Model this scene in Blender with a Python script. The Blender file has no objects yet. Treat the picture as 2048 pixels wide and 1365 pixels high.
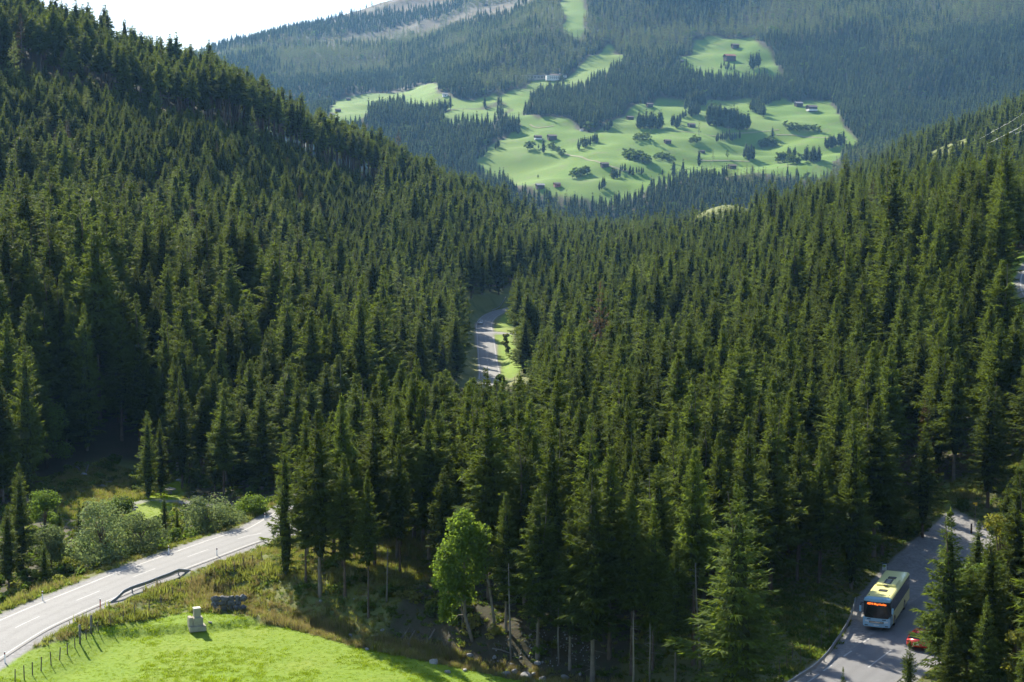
import bpy, bmesh, math, random
import numpy as np
from mathutils import Vector, Matrix

# ------------------------------------------------------------------ camera, sky, sun, exposure
scn = bpy.context.scene
F_PX, PITCH, HC = 2844.4, math.radians(4.5), 682.5     # lens in photo pixels, tilt down, image centre row
cam_data = bpy.data.cameras.new("camera")
cam_data.lens = 50.0
cam_data.sensor_width = 36.0
cam_data.clip_start = 1.0
cam_data.clip_end = 30000.0
cam = bpy.data.objects.new("camera", cam_data)
cam.location = (0, 0, 0)
cam.rotation_euler = (math.radians(90) - PITCH, 0, 0)
scn.collection.objects.link(cam)
scn.camera = cam

SUN_AZ, SUN_EL = math.radians(-31), math.radians(36)     # azimuth measured from +Y (view direction), negative = left
world = bpy.data.worlds.new("World")
scn.world = world
world.use_nodes = True
wn = world.node_tree.nodes
wl = world.node_tree.links
wn.clear()
sky = wn.new("ShaderNodeTexSky")
sky.sky_type = 'NISHITA'
sky.sun_disc = False
sky.sun_elevation = SUN_EL
sky.sun_rotation = SUN_AZ
sky.altitude = 1200
sky.air_density = 1.0
sky.dust_density = 1.6
bg = wn.new("ShaderNodeBackground")
bg.inputs[1].default_value = 0.105
wo = wn.new("ShaderNodeOutputWorld")
wl.new(sky.outputs[0], bg.inputs[0])
wl.new(bg.outputs[0], wo.inputs[0])

sun_data = bpy.data.lights.new("sun", 'SUN')
sun_data.energy = 5.0
sun_data.angle = math.radians(0.53)
sun_data.color = (1.0, 0.92, 0.77)
sun = bpy.data.objects.new("sun", sun_data)
sdir = Vector((math.sin(SUN_AZ) * math.cos(SUN_EL), math.cos(SUN_AZ) * math.cos(SUN_EL), math.sin(SUN_EL)))
sun.rotation_euler = sdir.to_track_quat('Z', 'Y').to_euler()
sun.location = sdir * 500
scn.collection.objects.link(sun)

scn.view_settings.view_transform = 'Standard'
scn.view_settings.look = 'None'
scn.view_settings.gamma = 1.0
scn.view_settings.use_curve_mapping = False
scn.view_settings.exposure = 1.4
scn.render.engine = 'CYCLES'
cy = scn.cycles
cy.use_denoising = True
cy.denoiser = "OPENIMAGEDENOISE"
cy.denoising_input_passes = "RGB_ALBEDO_NORMAL"
cy.use_adaptive_sampling = True
cy.adaptive_threshold = 0.02
cy.max_bounces = 5
cy.diffuse_bounces = 2
cy.glossy_bounces = 2
cy.transmission_bounces = 3
cy.transparent_max_bounces = 6
cy.volume_bounces = 0
cy.caustics_reflective = False
cy.caustics_refractive = False
cy.sample_clamp_indirect = 4.0
scn.render.use_persistent_data = False

# ------------------------------------------------------------------ helpers
rng = np.random.default_rng(7)
random.seed(7)
COL = scn.collection
ct, st = math.cos(PITCH), math.sin(PITCH)

def e_of(py):                      # height over distance of a photo row
    return np.tan(np.arctan((HC - np.asarray(py, float)) / F_PX) - PITCH)

def project(x, y, z):              # world point -> photo pixel
    fw = y * ct - z * st
    up = y * st + z * ct
    return 1024 + F_PX * x / fw, HC - F_PX * up / fw

def W(px, py, y=None, z=None):     # point on a line of sight at a given distance or level
    e = float(e_of(py))
    if y is None:
        y = z / e
    else:
        z = y * e
    return np.array(((px - 1024) / F_PX * (y * ct - z * st), y, z))

def link(name, me, mat=None, parent=None):
    o = bpy.data.objects.new(name, me)
    COL.objects.link(o)
    if mat is not None:
        me.materials.clear()
        for m in (mat if isinstance(mat, (list, tuple)) else [mat]):
            me.materials.append(m)
    if parent is not None:
        o.parent = parent
    return o

def tag(o, label=None, cat=None, group=None, kind=None):
    if label: o["label"] = label
    if cat: o["category"] = cat
    if group: o["group"] = group
    if kind: o["kind"] = kind
    return o

def thing(name, loc, label, cat, rz=0.0, group=None):
    o = bpy.data.objects.new(name, None)
    o.empty_display_size = 0.5
    o.location = loc
    o.rotation_euler = (0, 0, rz)
    COL.objects.link(o)
    return tag(o, label, cat, group)

def mesh_np(name, verts, faces, mat_idx=None, smooth=False):
    verts = np.asarray(verts, np.float32)
    faces = np.asarray(faces, np.int32)
    me = bpy.data.meshes.new(name)
    n, k = faces.shape
    me.vertices.add(len(verts)); me.vertices.foreach_set("co", verts.ravel())
    me.loops.add(n * k); me.loops.foreach_set("vertex_index", faces.ravel())
    me.polygons.add(n)
    me.polygons.foreach_set("loop_start", np.arange(0, n * k, k, dtype=np.int32))
    me.polygons.foreach_set("loop_total", np.full(n, k, np.int32))
    if mat_idx is not None:
        me.polygons.foreach_set("material_index", np.asarray(mat_idx, np.int32))
    if smooth:
        me.polygons.foreach_set("use_smooth", np.ones(n, bool))
    me.update(calc_edges=True)
    return me

_ones = 'first second third fourth fifth sixth seventh eighth ninth tenth eleventh twelfth thirteenth fourteenth fifteenth sixteenth seventeenth eighteenth nineteenth twentieth'.split()
_tens = {2: 'twenty', 3: 'thirty', 4: 'forty'}
def ordinal(i):
    if i < 20: return _ones[i]
    t, u = divmod(i + 1, 10)
    return (_tens[t] + '-' + _ones[u - 1]) if u else {3: 'thirtieth', 4: 'fortieth'}[t]

class MB:
    """collects simple shapes into one mesh"""
    def __init__(self): self.v = []; self.f = []
    def add(self, vs, fs):
        b = len(self.v)
        self.v += [tuple(map(float, v)) for v in vs]
        self.f += [tuple(b + i for i in f) for f in fs]
        return self
    def box(self, c, s, rz=0.0, taper=1.0):
        hx, hy, hz = s[0] / 2, s[1] / 2, s[2] / 2
        cr, sr = math.cos(rz), math.sin(rz)
        vs = []
        for zz, k in ((-hz, 1.0), (hz, taper)):
            for xx, yy in ((-hx, -hy), (hx, -hy), (hx, hy), (-hx, hy)):
                xx *= k; yy *= k
                vs.append((c[0] + xx * cr - yy * sr, c[1] + xx * sr + yy * cr, c[2] + zz))
        return self.add(vs, [(0, 3, 2, 1), (4, 5, 6, 7), (0, 1, 5, 4), (1, 2, 6, 5), (2, 3, 7, 6), (3, 0, 4, 7)])
    def tube(self, pts, r, n=8, caps=True):
        pts = [Vector(p) for p in pts]
        rs = r if isinstance(r, (list, tuple)) else [r] * len(pts)
        vs, fs = [], []
        for i, p in enumerate(pts):
            d = (pts[min(i + 1, len(pts) - 1)] - pts[max(i - 1, 0)]).normalized()
            a = d.cross(Vector((0, 0, 1)))
            if a.length < 1e-3: a = Vector((1, 0, 0))
            a.normalize(); b = d.cross(a).normalized()
            for k in range(n):
                t = 2 * math.pi * k / n
                vs.append(p + a * (math.cos(t) * rs[i]) + b * (math.sin(t) * rs[i]))
        for i in range(len(pts) - 1):
            for k in range(n):
                fs.append((i * n + k, i * n + (k + 1) % n, (i + 1) * n + (k + 1) % n, (i + 1) * n + k))
        if caps:
            fs.append(tuple(range(n - 1, -1, -1))); fs.append(tuple((len(pts) - 1) * n + k for k in range(n)))
        return self.add(vs, fs)
    def prism(self, outline, axis, lo, hi):
        """outline in the two other axes, extruded along axis"""
        n = len(outline); vs = []
        for q in (lo, hi):
            for a, b in outline:
                vs.append({'x': (q, a, b), 'y': (a, q, b), 'z': (a, b, q)}[axis])
        fs = [tuple(range(n - 1, -1, -1)), tuple(range(n, 2 * n))]
        fs += [(i, (i + 1) % n, n + (i + 1) % n, n + i) for i in range(n)]
        return self.add(vs, fs)
    def build(self, name, mat=None, parent=None, bevel=0.0, smooth=False, seg=2):
        me = bpy.data.meshes.new(name)
        me.from_pydata(self.v, [], self.f)
        bm = bmesh.new(); bm.from_mesh(me)
        bmesh.ops.recalc_face_normals(bm, faces=bm.faces)
        if bevel > 0:
            bmesh.ops.bevel(bm, geom=list(bm.edges), offset=bevel, segments=seg, affect='EDGES', clamp_overlap=True)
        for f in bm.faces: f.smooth = smooth
        bm.to_mesh(me); bm.free(); me.update()
        return link(name, me, mat, parent)

def copy_tree(o, parent=None):
    c = o.copy(); COL.objects.link(c); c.parent = parent
    for ch in list(o.children):
        copy_tree(ch, c)
    return c

# ------------------------------------------------------------------ materials
def new_mat(name):
    m = bpy.data.materials.new(name); m.use_nodes = True
    nt = m.node_tree; nt.nodes.clear()
    return m, nt, nt.nodes, nt.links

def N(nt, typ, **kw):
    n = nt.nodes.new(typ)
    for k, v in kw.items():
        if k == 'inp':
            for a, b in v.items(): n.inputs[a].default_value = b
        else: setattr(n, k, v)
    return n

def mix(nt, fac, a, b, blend='MIX'):
    m = nt.nodes.new("ShaderNodeMix"); m.data_type = 'RGBA'; m.blend_type = blend
    for s, v in ((0, fac), (6, a), (7, b)):
        if hasattr(v, 'is_linked') or hasattr(v, 'links'): nt.links.new(v, m.inputs[s])
        elif s == 0: m.inputs[0].default_value = v
        else: m.inputs[s].default_value = (*v, 1) if len(v) == 3 else v
    return m.outputs[2]

def math_n(nt, op, a, b=None, c=None, clamp=False):
    m = nt.nodes.new("ShaderNodeMath"); m.operation = op; m.use_clamp = clamp
    for i, v in enumerate((a, b, c)):
        if v is None: continue
        if hasattr(v, 'links'): nt.links.new(v, m.inputs[i])
        else: m.inputs[i].default_value = v
    return m.outputs[0]

def noise(nt, vec, scale, detail=4, rough=0.55):
    n = nt.nodes.new("ShaderNodeTexNoise")
    n.inputs["Scale"].default_value = scale; n.inputs["Detail"].default_value = detail; n.inputs["Roughness"].default_value = rough
    nt.links.new(vec, n.inputs["Vector"])
    return n.outputs["Fac"]

def ramp(nt, fac, p0, p1):
    r = nt.nodes.new("ShaderNodeMapRange"); r.inputs[1].default_value = p0; r.inputs[2].default_value = p1
    nt.links.new(fac, r.inputs[0])
    return r.outputs[0]

def objco(nt):
    return nt.nodes.new("ShaderNodeTexCoord").outputs["Object"]

def simple_mat(name, col, rough=0.6, metal=0.0, var=0.12, scale=3.0, bump=0.0, spec=0.4, dirt=None, coat=0.0):
    m, nt, nd, lk = new_mat(name)
    co = objco(nt)
    f = noise(nt, co, scale, 5)
    c2 = tuple(max(0.0, c * (1 - 2.2 * var)) for c in col) if dirt is None else dirt
    base = mix(nt, ramp(nt, f, 0.35, 0.75), col, c2)
    b = N(nt, "ShaderNodeBsdfPrincipled", inp={"Metallic": metal})
    lk.new(base, b.inputs["Base Color"])
    b.inputs["Specular IOR Level"].default_value = spec
    b.inputs["Coat Weight"].default_value = coat
    lk.new(math_n(nt, 'ADD', math_n(nt, 'MULTIPLY', f, 0.25), rough - 0.12, clamp=True), b.inputs["Roughness"])
    if bump > 0:
        bp = N(nt, "ShaderNodeBump", inp={"Strength": 0.6, "Distance": bump})
        lk.new(noise(nt, co, scale * 6, 4), bp.inputs["Height"]); lk.new(bp.outputs[0], b.inputs["Normal"])
    o = N(nt, "ShaderNodeOutputMaterial"); lk.new(b.outputs[0], o.inputs[0])
    return m

def foliage_mat(name, col, trans, amt=0.35, var=0.35, hue_to=None, rough=0.75, hue_amt=0.35):
    m, nt, nd, lk = new_mat(name)
    oi = N(nt, "ShaderNodeObjectInfo")
    geo = N(nt, "ShaderNodeNewGeometry")
    f = noise(nt, objco(nt), 0.55, 3)
    rv = math_n(nt, 'MULTIPLY_ADD', oi.outputs["Random"], var, 1 - var / 2)
    k = math_n(nt, 'MULTIPLY', rv, math_n(nt, 'MULTIPLY_ADD', f, 0.8, 0.6))
    def scaled(c, to):
        c1 = mix(nt, math_n(nt, 'MULTIPLY', math_n(nt, 'FRACT', math_n(nt, 'MULTIPLY', oi.outputs["Random"], 7.31)), hue_amt), c, to) if to else None
        v = N(nt, "ShaderNodeVectorMath", operation='SCALE')
        if c1 is not None: lk.new(c1, v.inputs[0])
        else: v.inputs[0].default_value = c
        lk.new(k, v.inputs["Scale"])
        return v.outputs[0]
    d = N(nt, "ShaderNodeBsdfPrincipled", inp={"Roughness": rough})
    d.inputs["Specular IOR Level"].default_value = 0.06
    lk.new(scaled(col, hue_to), d.inputs["Base Color"])
    t = N(nt, "ShaderNodeBsdfTranslucent")
    lk.new(scaled(trans, None), t.inputs["Color"])
    mx = N(nt, "ShaderNodeMixShader", inp={0: amt})
    lk.new(d.outputs[0], mx.inputs[1]); lk.new(t.outputs[0], mx.inputs[2])
    o = N(nt, "ShaderNodeOutputMaterial"); lk.new(mx.outputs[0], o.inputs[0])
    return m

M = {}
M['spruce'] = foliage_mat("spruce_needles", (0.053, 0.080, 0.018), (0.185, 0.25, 0.022), 0.30, 0.55, (0.073, 0.087, 0.018))
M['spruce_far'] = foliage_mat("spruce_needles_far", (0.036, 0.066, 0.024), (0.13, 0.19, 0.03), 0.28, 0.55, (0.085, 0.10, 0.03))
M['spruce_core'] = foliage_mat("opaque_crown_core", (0.030, 0.040, 0.014), (0.03, 0.04, 0.01), 0.0, 0.4)  # for the added crown cores: shade of the crown inside put into the colour
M['larch'] = foliage_mat("larch_needles", (0.10, 0.14, 0.045), (0.20, 0.24, 0.06), 0.42, 0.3)
M['dead'] = foliage_mat("brown_needles", (0.085, 0.055, 0.03), (0.12, 0.08, 0.03), 0.25, 0.3)
M['maple'] = foliage_mat("maple_leaves", (0.075, 0.12, 0.022), (0.22, 0.33, 0.035), 0.42, 0.2)
M['willow'] = foliage_mat("willow_leaves", (0.12, 0.16, 0.068), (0.20, 0.26, 0.085), 0.4, 0.4, (0.07, 0.11, 0.03))
M['alder'] = foliage_mat("alder_leaves", (0.06, 0.10, 0.022), (0.17, 0.26, 0.03), 0.42, 0.4, (0.10, 0.12, 0.02))
M['yellow_leaf'] = foliage_mat("yellowing_leaves", (0.10, 0.11, 0.02), (0.25, 0.25, 0.03), 0.4, 0.4)
M['lush_blade'] = foliage_mat("meadow_blades", (0.20, 0.29, 0.014), (0.34, 0.46, 0.02), 0.38, 0.35, (0.25, 0.28, 0.03))
M['herb'] = foliage_mat("rough_grass", (0.14, 0.16, 0.035), (0.28, 0.32, 0.05), 0.4, 0.5, (0.22, 0.19, 0.07), hue_amt=0.8)
M['straw'] = foliage_mat("dry_grass", (0.27, 0.23, 0.10), (0.34, 0.28, 0.10), 0.35, 0.4, (0.18, 0.17, 0.05), hue_amt=0.8)
M['bark'] = simple_mat("spruce_bark", (0.13, 0.10, 0.075), 0.85, var=0.25, scale=1.5, bump=0.02, spec=0.15)
M['bark_pale'] = simple_mat("pale_bark", (0.21, 0.18, 0.14), 0.85, var=0.22, scale=1.2, bump=0.02, spec=0.15)
M['deadwood'] = simple_mat("weathered_wood", (0.21, 0.19, 0.16), 0.85, var=0.2, scale=2.0, bump=0.02, spec=0.15)
M['rock'] = simple_mat("grey_rock", (0.30, 0.29, 0.27), 0.8, var=0.2, scale=1.6, bump=0.04, spec=0.25)
M['rock_dark'] = simple_mat("dark_rock", (0.13, 0.13, 0.125), 0.8, var=0.2, scale=1.6, bump=0.04, spec=0.25)  # darker version of the grey rock
M['concrete'] = simple_mat("concrete", (0.36, 0.335, 0.27), 0.85, var=0.12, scale=1.4, bump=0.008, spec=0.2, dirt=(0.24, 0.22, 0.16))
M['galv'] = simple_mat("galvanised_steel", (0.30, 0.32, 0.34), 0.45, metal=0.55, var=0.1, scale=2.0)
M['darkwood'] = simple_mat("dark_timber", (0.075, 0.052, 0.038), 0.8, var=0.2, scale=1.0, bump=0.02, spec=0.2)
# ------------------------------------------------------------------ terrain
def P(py): return ('p', py)
COLUMNS = {   # photo column -> (distance, ground level in metres from the camera, or the row where the ground lies)
 -300: [(30,-26),(60,-33),(100,-37),(140,-38),(180,-40),(215,-41),(240,-40),(300,-30),(400,5),(500,48),(600,95),(690,125),(800,135),(1000,120),(1500,0),(2200,-60),(3300,200),(4500,450),(5200,440),(7500,430)],
 0: [(30,-26),(60,-33),(100,-37.5),(140,-37),(180,-39.5),(215,-41),(238,-41),(275,-20),(340,P(615)),(450,P(480)),(530,P(310)),(585,P(165)),(670,P(90)),(750,P(58)),(900,105),(1300,20),(2000,-40),(3300,200),(4500,470),(5200,460),(7500,450)],
 250: [(30,-26),(60,-33),(100,-38),(135,-38.6),(160,-37.5),(200,-40.5),(252,-41),(288,-21),(345,P(622)),(430,P(512)),(510,P(335)),(590,P(228)),(660,P(180)),(725,P(168)),(900,58),(1200,0),(1700,-80),(2300,-20),(3300,210),(4500,490),(5200,480),(7500,460)],
 400: [(30,-26),(60,-33),(100,-38),(133,-38.6),(150,-37.6),(200,-40.5),(270,-41.5),(306,-22),(360,P(638)),(450,P(530)),(535,P(365)),(615,P(255)),(690,P(215)),(755,P(207)),(950,48),(1250,0),(1750,-80),(2300,20),(3300,235),(4000,P(150)),(4500,P(114)),(5200,530),(7500,500)],
 500: [(30,-26),(60,-33),(100,-38),(131,-38.8),(142,-38),(165,-37.3),(200,-39.5),(290,-42),(326,-24),(380,P(640)),(460,P(552)),(560,P(400)),(640,P(292)),(720,P(250)),(780,P(238)),(1000,42),(1300,0),(1800,-80),(2300,40),(2700,140),(3300,255),(4000,P(125)),(4500,P(79)),(5200,600),(7500,560)],
 640: [(30,-26),(60,-33),(100,-38),(130,-38.8),(142,-37.2),(165,-37),(200,-38.5),(300,-41.5),(340,-43),(375,-26),(430,P(632)),(530,P(530)),(650,P(400)),(740,P(325)),(830,P(300)),(1050,30),(1350,-10),(1850,-80),(2250,60),(2600,P(207)),(2850,215),(3100,230),(3600,P(150)),(4200,P(80)),(4700,P(26)),(5300,720),(7500,650)],
 750: [(30,-26),(60,-33),(100,-38),(128,-39),(140,-37),(165,-37),(200,-38),(300,-41),(380,-43),(415,-28),(465,P(635)),(560,P(540)),(680,P(430)),(780,P(375)),(900,P(348)),(1100,22),(1400,-20),(1900,-70),(2250,80),(2500,165),(2750,P(185)),(2950,262),(3200,275),(3700,P(140)),(4200,P(60)),(4800,P(-15)),(5500,780),(7500,700)],
 900: [(30,-26),(60,-33),(100,-38),(122,-39),(136,-37),(160,-36.5),(200,-37.5),(300,-40.5),(400,-43),(470,P(700)),(560,P(600)),(680,P(505)),(800,P(440)),(950,P(410)),(1150,4),(1450,-30),(1850,-80),(2050,30),(2350,125),(2700,P(200)),(2950,P(115)),(3150,362),(3350,375),(3800,P(88)),(4300,P(20)),(4900,P(-40)),(5500,800),(7500,750)],
 975: [(30,-26),(60,-33),(100,-38),(118,-39),(134,-37),(160,-36.5),(220,-38),(300,-41),(404,-43),(460,-42.3),(505,-38),(560,-35.5),(610,P(603)),(720,P(530)),(850,P(475)),(1000,P(430)),(1180,0),(1450,-35),(1850,-85),(2000,30),(2350,125),(2700,P(185)),(3050,P(80)),(3300,430),(3500,450),(4000,P(30)),(4900,P(-60)),(5500,820),(7500,780)],
 1024: [(30,-26),(60,-33),(100,-38),(116,-39),(132,-37),(160,-36.5),(220,-38),(300,-41),(404,-43),(480,-41),(560,-36),(610,-33),(720,P(550)),(850,P(495)),(1050,P(447)),(1200,-6),(1500,-40),(1850,-90),(2000,30),(2300,115),(2700,P(190)),(3000,P(100)),(3200,P(48)),(3500,480),(4000,P(-10)),(4900,P(-70)),(5500,830),(7500,780)],
 1150: [(30,-26),(60,-33),(100,-38),(120,-38),(160,-36.5),(220,-37),(300,-40),(450,-42),(600,-33),(750,-26),(950,-19),(1150,-12),(1300,-18),(1600,-60),(1800,-90),(1980,42),(2300,128),(2650,P(205)),(3000,P(105)),(3350,P(5)),(3600,600),(4000,680),(4900,760),(7500,760)],
 1300: [(30,-26),(60,-33),(100,-38),(130,-38),(160,-37),(250,-37),(350,-37),(450,-33),(600,-27),(800,-23),(1000,-19),(1200,-15),(1400,-28),(1600,-70),(1800,-85),(1960,38),(2300,P(302)),(2650,P(202)),(3000,P(102)),(3350,P(0)),(3700,700),(4200,760),(7500,760)],
 1430: [(30,-26),(60,-33),(100,-38),(140,-38),(180,-37),(250,-36),(350,-34),(450,-29),(600,-24),(800,-20),(980,-20),(1090,-10),(1220,P(432)),(1330,0),(1500,-40),(1750,-85),(1960,38),(2300,P(300)),(2650,P(200)),(3000,P(100)),(3350,P(0)),(3700,700),(4200,760),(7500,760)],
 1520: [(30,-26),(60,-33),(100,-38),(140,-38),(180,-37),(250,-36),(350,-31),(450,-22),(600,-14),(750,-7),(900,-3),(1050,2),(1200,4),(1350,-10),(1500,-40),(1750,-85),(1960,42),(2300,P(298)),(2650,P(200)),(3000,P(100)),(3350,P(0)),(3700,700),(4200,760),(7500,760)],
 1700: [(30,-26),(60,-33),(100,-37.8),(140,-37.8),(180,-36.5),(220,-35),(270,-31),(340,-22),(430,-9),(520,1),(620,5),(720,0),(900,2),(1100,22),(1280,P(372)),(1450,20),(1600,-30),(1800,-70),(1960,50),(2300,P(292)),(2650,P(195)),(3000,P(95)),(3350,P(-5)),(3700,700),(4200,760),(7500,760)],
 1850: [(30,-26),(60,-32),(100,-37.5),(130,-37.3),(170,-36),(210,-32),(260,-24),(330,-13),(420,-4),(500,0),(580,2),(700,2),(880,12),(1050,52),(1200,P(280)),(1350,60),(1600,-10),(1800,0),(1960,70),(2300,P(270)),(2650,P(175)),(3000,P(80)),(3300,P(-10)),(3700,720),(4200,760),(7500,760)],
 2048: [(30,-26),(60,-32),(100,-36.5),(130,-35.5),(170,-33.5),(200,-28),(240,-20),(290,-10),(350,-5),(420,-1),(500,2),(600,4),(750,12),(900,48),(1100,P(220)),(1300,75),(1600,30),(1800,60),(2000,140),(2300,P(225)),(2650,P(130)),(3000,P(30)),(3300,600),(3700,730),(4200,760),(7500,760)],
 2350: [(30,-25),(60,-30),(100,-34),(130,-32),(170,-27),(200,-20),(240,-12),(290,-3),(350,4),(420,12),(500,22),(600,32),(750,45),(900,80),(1100,125),(1300,125),(1600,90),(1800,120),(2000,200),(2300,310),(2650,420),(3000,540),(3300,640),(3700,730),(4200,760),(7500,760)],
}
NA, NL = 541, 1040
A0, A1 = -0.62, 0.62
AG = np.linspace(A0, A1, NA)
L0, L1 = math.log(28.0), math.log(7000.0)
LG = np.linspace(L0, L1, NL)
cols = sorted(COLUMNS)
tab = np.zeros((len(cols), NL))
for i, c in enumerate(cols):
    ys = np.array([k[0] for k in COLUMNS[c]], float)
    zs = np.array([(k[0] * float(e_of(k[1][1]))) if isinstance(k[1], tuple) else k[1] for k in COLUMNS[c]], float)
    tab[i] = np.interp(LG, np.log(ys), zs)
ca = np.array([(c - 1024) / F_PX for c in cols])
Z = np.zeros((NL, NA))
for j in range(NL):
    Z[j] = np.interp(AG, ca, tab[:, j])
def blur(a, sig, axis):
    r = int(3 * sig) + 1
    k = np.exp(-0.5 * (np.arange(-r, r + 1) / sig) ** 2); k /= k.sum()
    pad = [(0, 0), (0, 0)]; pad[axis] = (r, r)
    b = np.pad(a, pad, mode='edge'); out = np.zeros_like(a)
    for i, kk in enumerate(k):
        sl = [slice(None), slice(None)]; sl[axis] = slice(i, i + a.shape[axis])
        out += kk * b[tuple(sl)]
    return out
Z = blur(blur(Z, 4.0, 0), 9.0, 1)
YG = np.exp(LG)
X2 = AG[None, :] * YG[:, None]
Y2 = np.repeat(YG[:, None], NA, 1)

def hash2(ix, iy, s):
    h = (ix.astype(np.int64) * 374761393 + iy.astype(np.int64) * 668265263 + s * 982451653) & 0xffffffff
    h = ((h ^ (h >> 13)) * 1274126177) & 0xffffffff
    return ((h ^ (h >> 16)) & 0xffff) / 65535.0
def vnoise(x, y, wl, s=0):
    x = np.asarray(x) / wl; y = np.asarray(y) / wl
    ix, iy = np.floor(x), np.floor(y)
    fx, fy = x - ix, y - iy
    fx = fx * fx * (3 - 2 * fx); fy = fy * fy * (3 - 2 * fy)
    a = hash2(ix, iy, s); b = hash2(ix + 1, iy, s); c = hash2(ix, iy + 1, s); d = hash2(ix + 1, iy + 1, s)
    return (a * (1 - fx) + b * fx) * (1 - fy) + (c * (1 - fx) + d * fx) * fy - 0.5
def fbm(x, y, wl, n=4, s=0):
    t = 0; amp = 1.0
    for i in range(n):
        t = t + amp * vnoise(x, y, wl / 2 ** i, s + i * 17); amp *= 0.5
    return t

farw = np.clip((Y2 - 1500) / 500, 0, 1)
midw = np.clip((Y2 - 230) / 120, 0, 1) * (1 - farw)
Z += farw * (fbm(X2, Y2, 420, 4, 3) * 34 + np.clip((Y2 - 3100) / 600, 0, 1) * fbm(X2, Y2, 700, 4, 9) * 60)
Z += np.clip((Y2 - 2250) / 500, 0, 1) * 30 * fbm(X2 + 0.15 * Y2, Y2 * 0.3, 300, 3, 131)
Z += farw * 5.0 * np.abs(fbm(X2 + 0.4 * Y2, Y2, 90, 3, 11))
Z += midw * fbm(X2, Y2, 110, 4, 5) * 9
Z += (1 - farw) * (1 - midw) * fbm(X2, Y2, 14, 3, 21) * 0.35
Z += farw * np.clip((3400 - Y2) / 400, 0, 1) * (fbm(X2 * 0.6 + 0.3 * Y2, Y2, 95, 3, 121) * 17)
kx, ky = (1442 - 1024) / F_PX * 1205, 1205.0
Z += 21 * np.exp(-((X2 - kx) / 36) ** 2 - ((Y2 - ky) / 75) ** 2)

# ---- road lines (control points in the place, x, y, level)
def dense(pts, step=1.0):
    pts = np.array(pts, float)
    # Catmull-Rom
    out = []
    p = np.vstack([2 * pts[0] - pts[1], pts, 2 * pts[-1] - pts[-2]])
    for i in range(1, len(p) - 2):
        n = max(2, int(np.linalg.norm(p[i + 1] - p[i]) / step))
        t = np.linspace(0, 1, n, endpoint=False)[:, None]
        out.append(0.5 * ((2 * p[i]) + (-p[i - 1] + p[i + 1]) * t + (2 * p[i - 1] - 5 * p[i] + 4 * p[i + 1] - p[i + 2]) * t ** 2 + (-p[i - 1] + 3 * p[i] - 3 * p[i + 1] + p[i + 2]) * t ** 3))
    out.append(pts[-1:])
    q = np.vstack(out)
    # resample evenly
    d = np.concatenate([[0], np.cumsum(np.linalg.norm(np.diff(q[:, :2], axis=0), axis=1))])
    s = np.arange(0, d[-1], step)
    return np.stack([np.interp(s, d, q[:, k]) for k in range(3)], 1)

left_pix = [(-260,1452),(-120,1350),(-40,1298),(27,1258),(75,1235),(140,1206.5),(189,1186.5),(256,1158.5),(300,1141.5),(367,1117),(402,1104.5),(457,1084.5),(495,1072),(545,1056)]
main_pts = [W(px, py, z=-36.6) for px, py in left_pix]
main_pts += [np.array((-25.5, 205, -37.4)), np.array((-20, 250, -39)), np.array((-14, 310, -41)), np.array((-9.5, 360, -42.4))]
main_pts += [W(978, 757, y=404), W(975, 718, y=460), W(970.5, 672, y=508), W(968.0, 651, y=551), W(976, 636, y=575), W(993, 625.5, y=592), W(1012, 619.5, y=604), W(1045, 611, y=622), W(1085, 600, y=650), W(1120, 590, y=690)]
ROAD1 = dense(main_pts, 1.0)
edge_pix = [(1500,1440),(1575,1390),(1621.5,1356.7),(1656,1332),(1677,1317),(1700,1301),(1718,1288),(1742,1271),(1785,1237),(1829,1201)]
edge_pts = np.array([W(px, py, z=-38.0) for px, py in edge_pix])
edge_d = dense(edge_pts, 1.0)
def offset_line(q, d):
    t = np.gradient(q[:, :2], axis=0); t /= np.linalg.norm(t, axis=1)[:, None]
    o = q.copy(); o[:, 0] += t[:, 1] * d; o[:, 1] -= t[:, 0] * d
    return o
bus_center = offset_line(edge_d, 3.1)
e2 = bus_center[-1]
tail = [e2 + np.array((4.5, 6.5, 0.25)), e2 + np.array((9.5, 13, 0.9)), e2 + np.array((16, 20, 2.0)), e2 + np.array((26, 26, 3.6)), e2 + np.array((40, 31, 6.5)), e2 + np.array((58, 40, 10))]
ROAD2 = dense(list(bus_center[::6]) + tail, 1.0)
# the curve of the same road higher up at the right edge of the view
ROAD3 = dense([W(2220, 470, y=320), W(2140, 492, y=318), W(2090, 520, y=300), W(2072, 555, y=285), W(2078, 590, y=272), W(2118, 625, y=262), W(2220, 660, y=258)], 1.0)
TRACK = dense([W(987, 664, y=515), W(1003, 666, y=512), W(1022, 668, y=510), W(1050, 664, y=516)], 1.0)
PATH = dense([W(250, 1014, y=206), W(310, 1010, y=210), W(400, 1019, y=207), W(470, 1022, y=206), W(530, 1010, y=211), W(620, 985, y=222)], 1.0)
PATH[:, 2] = -40.3

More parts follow.
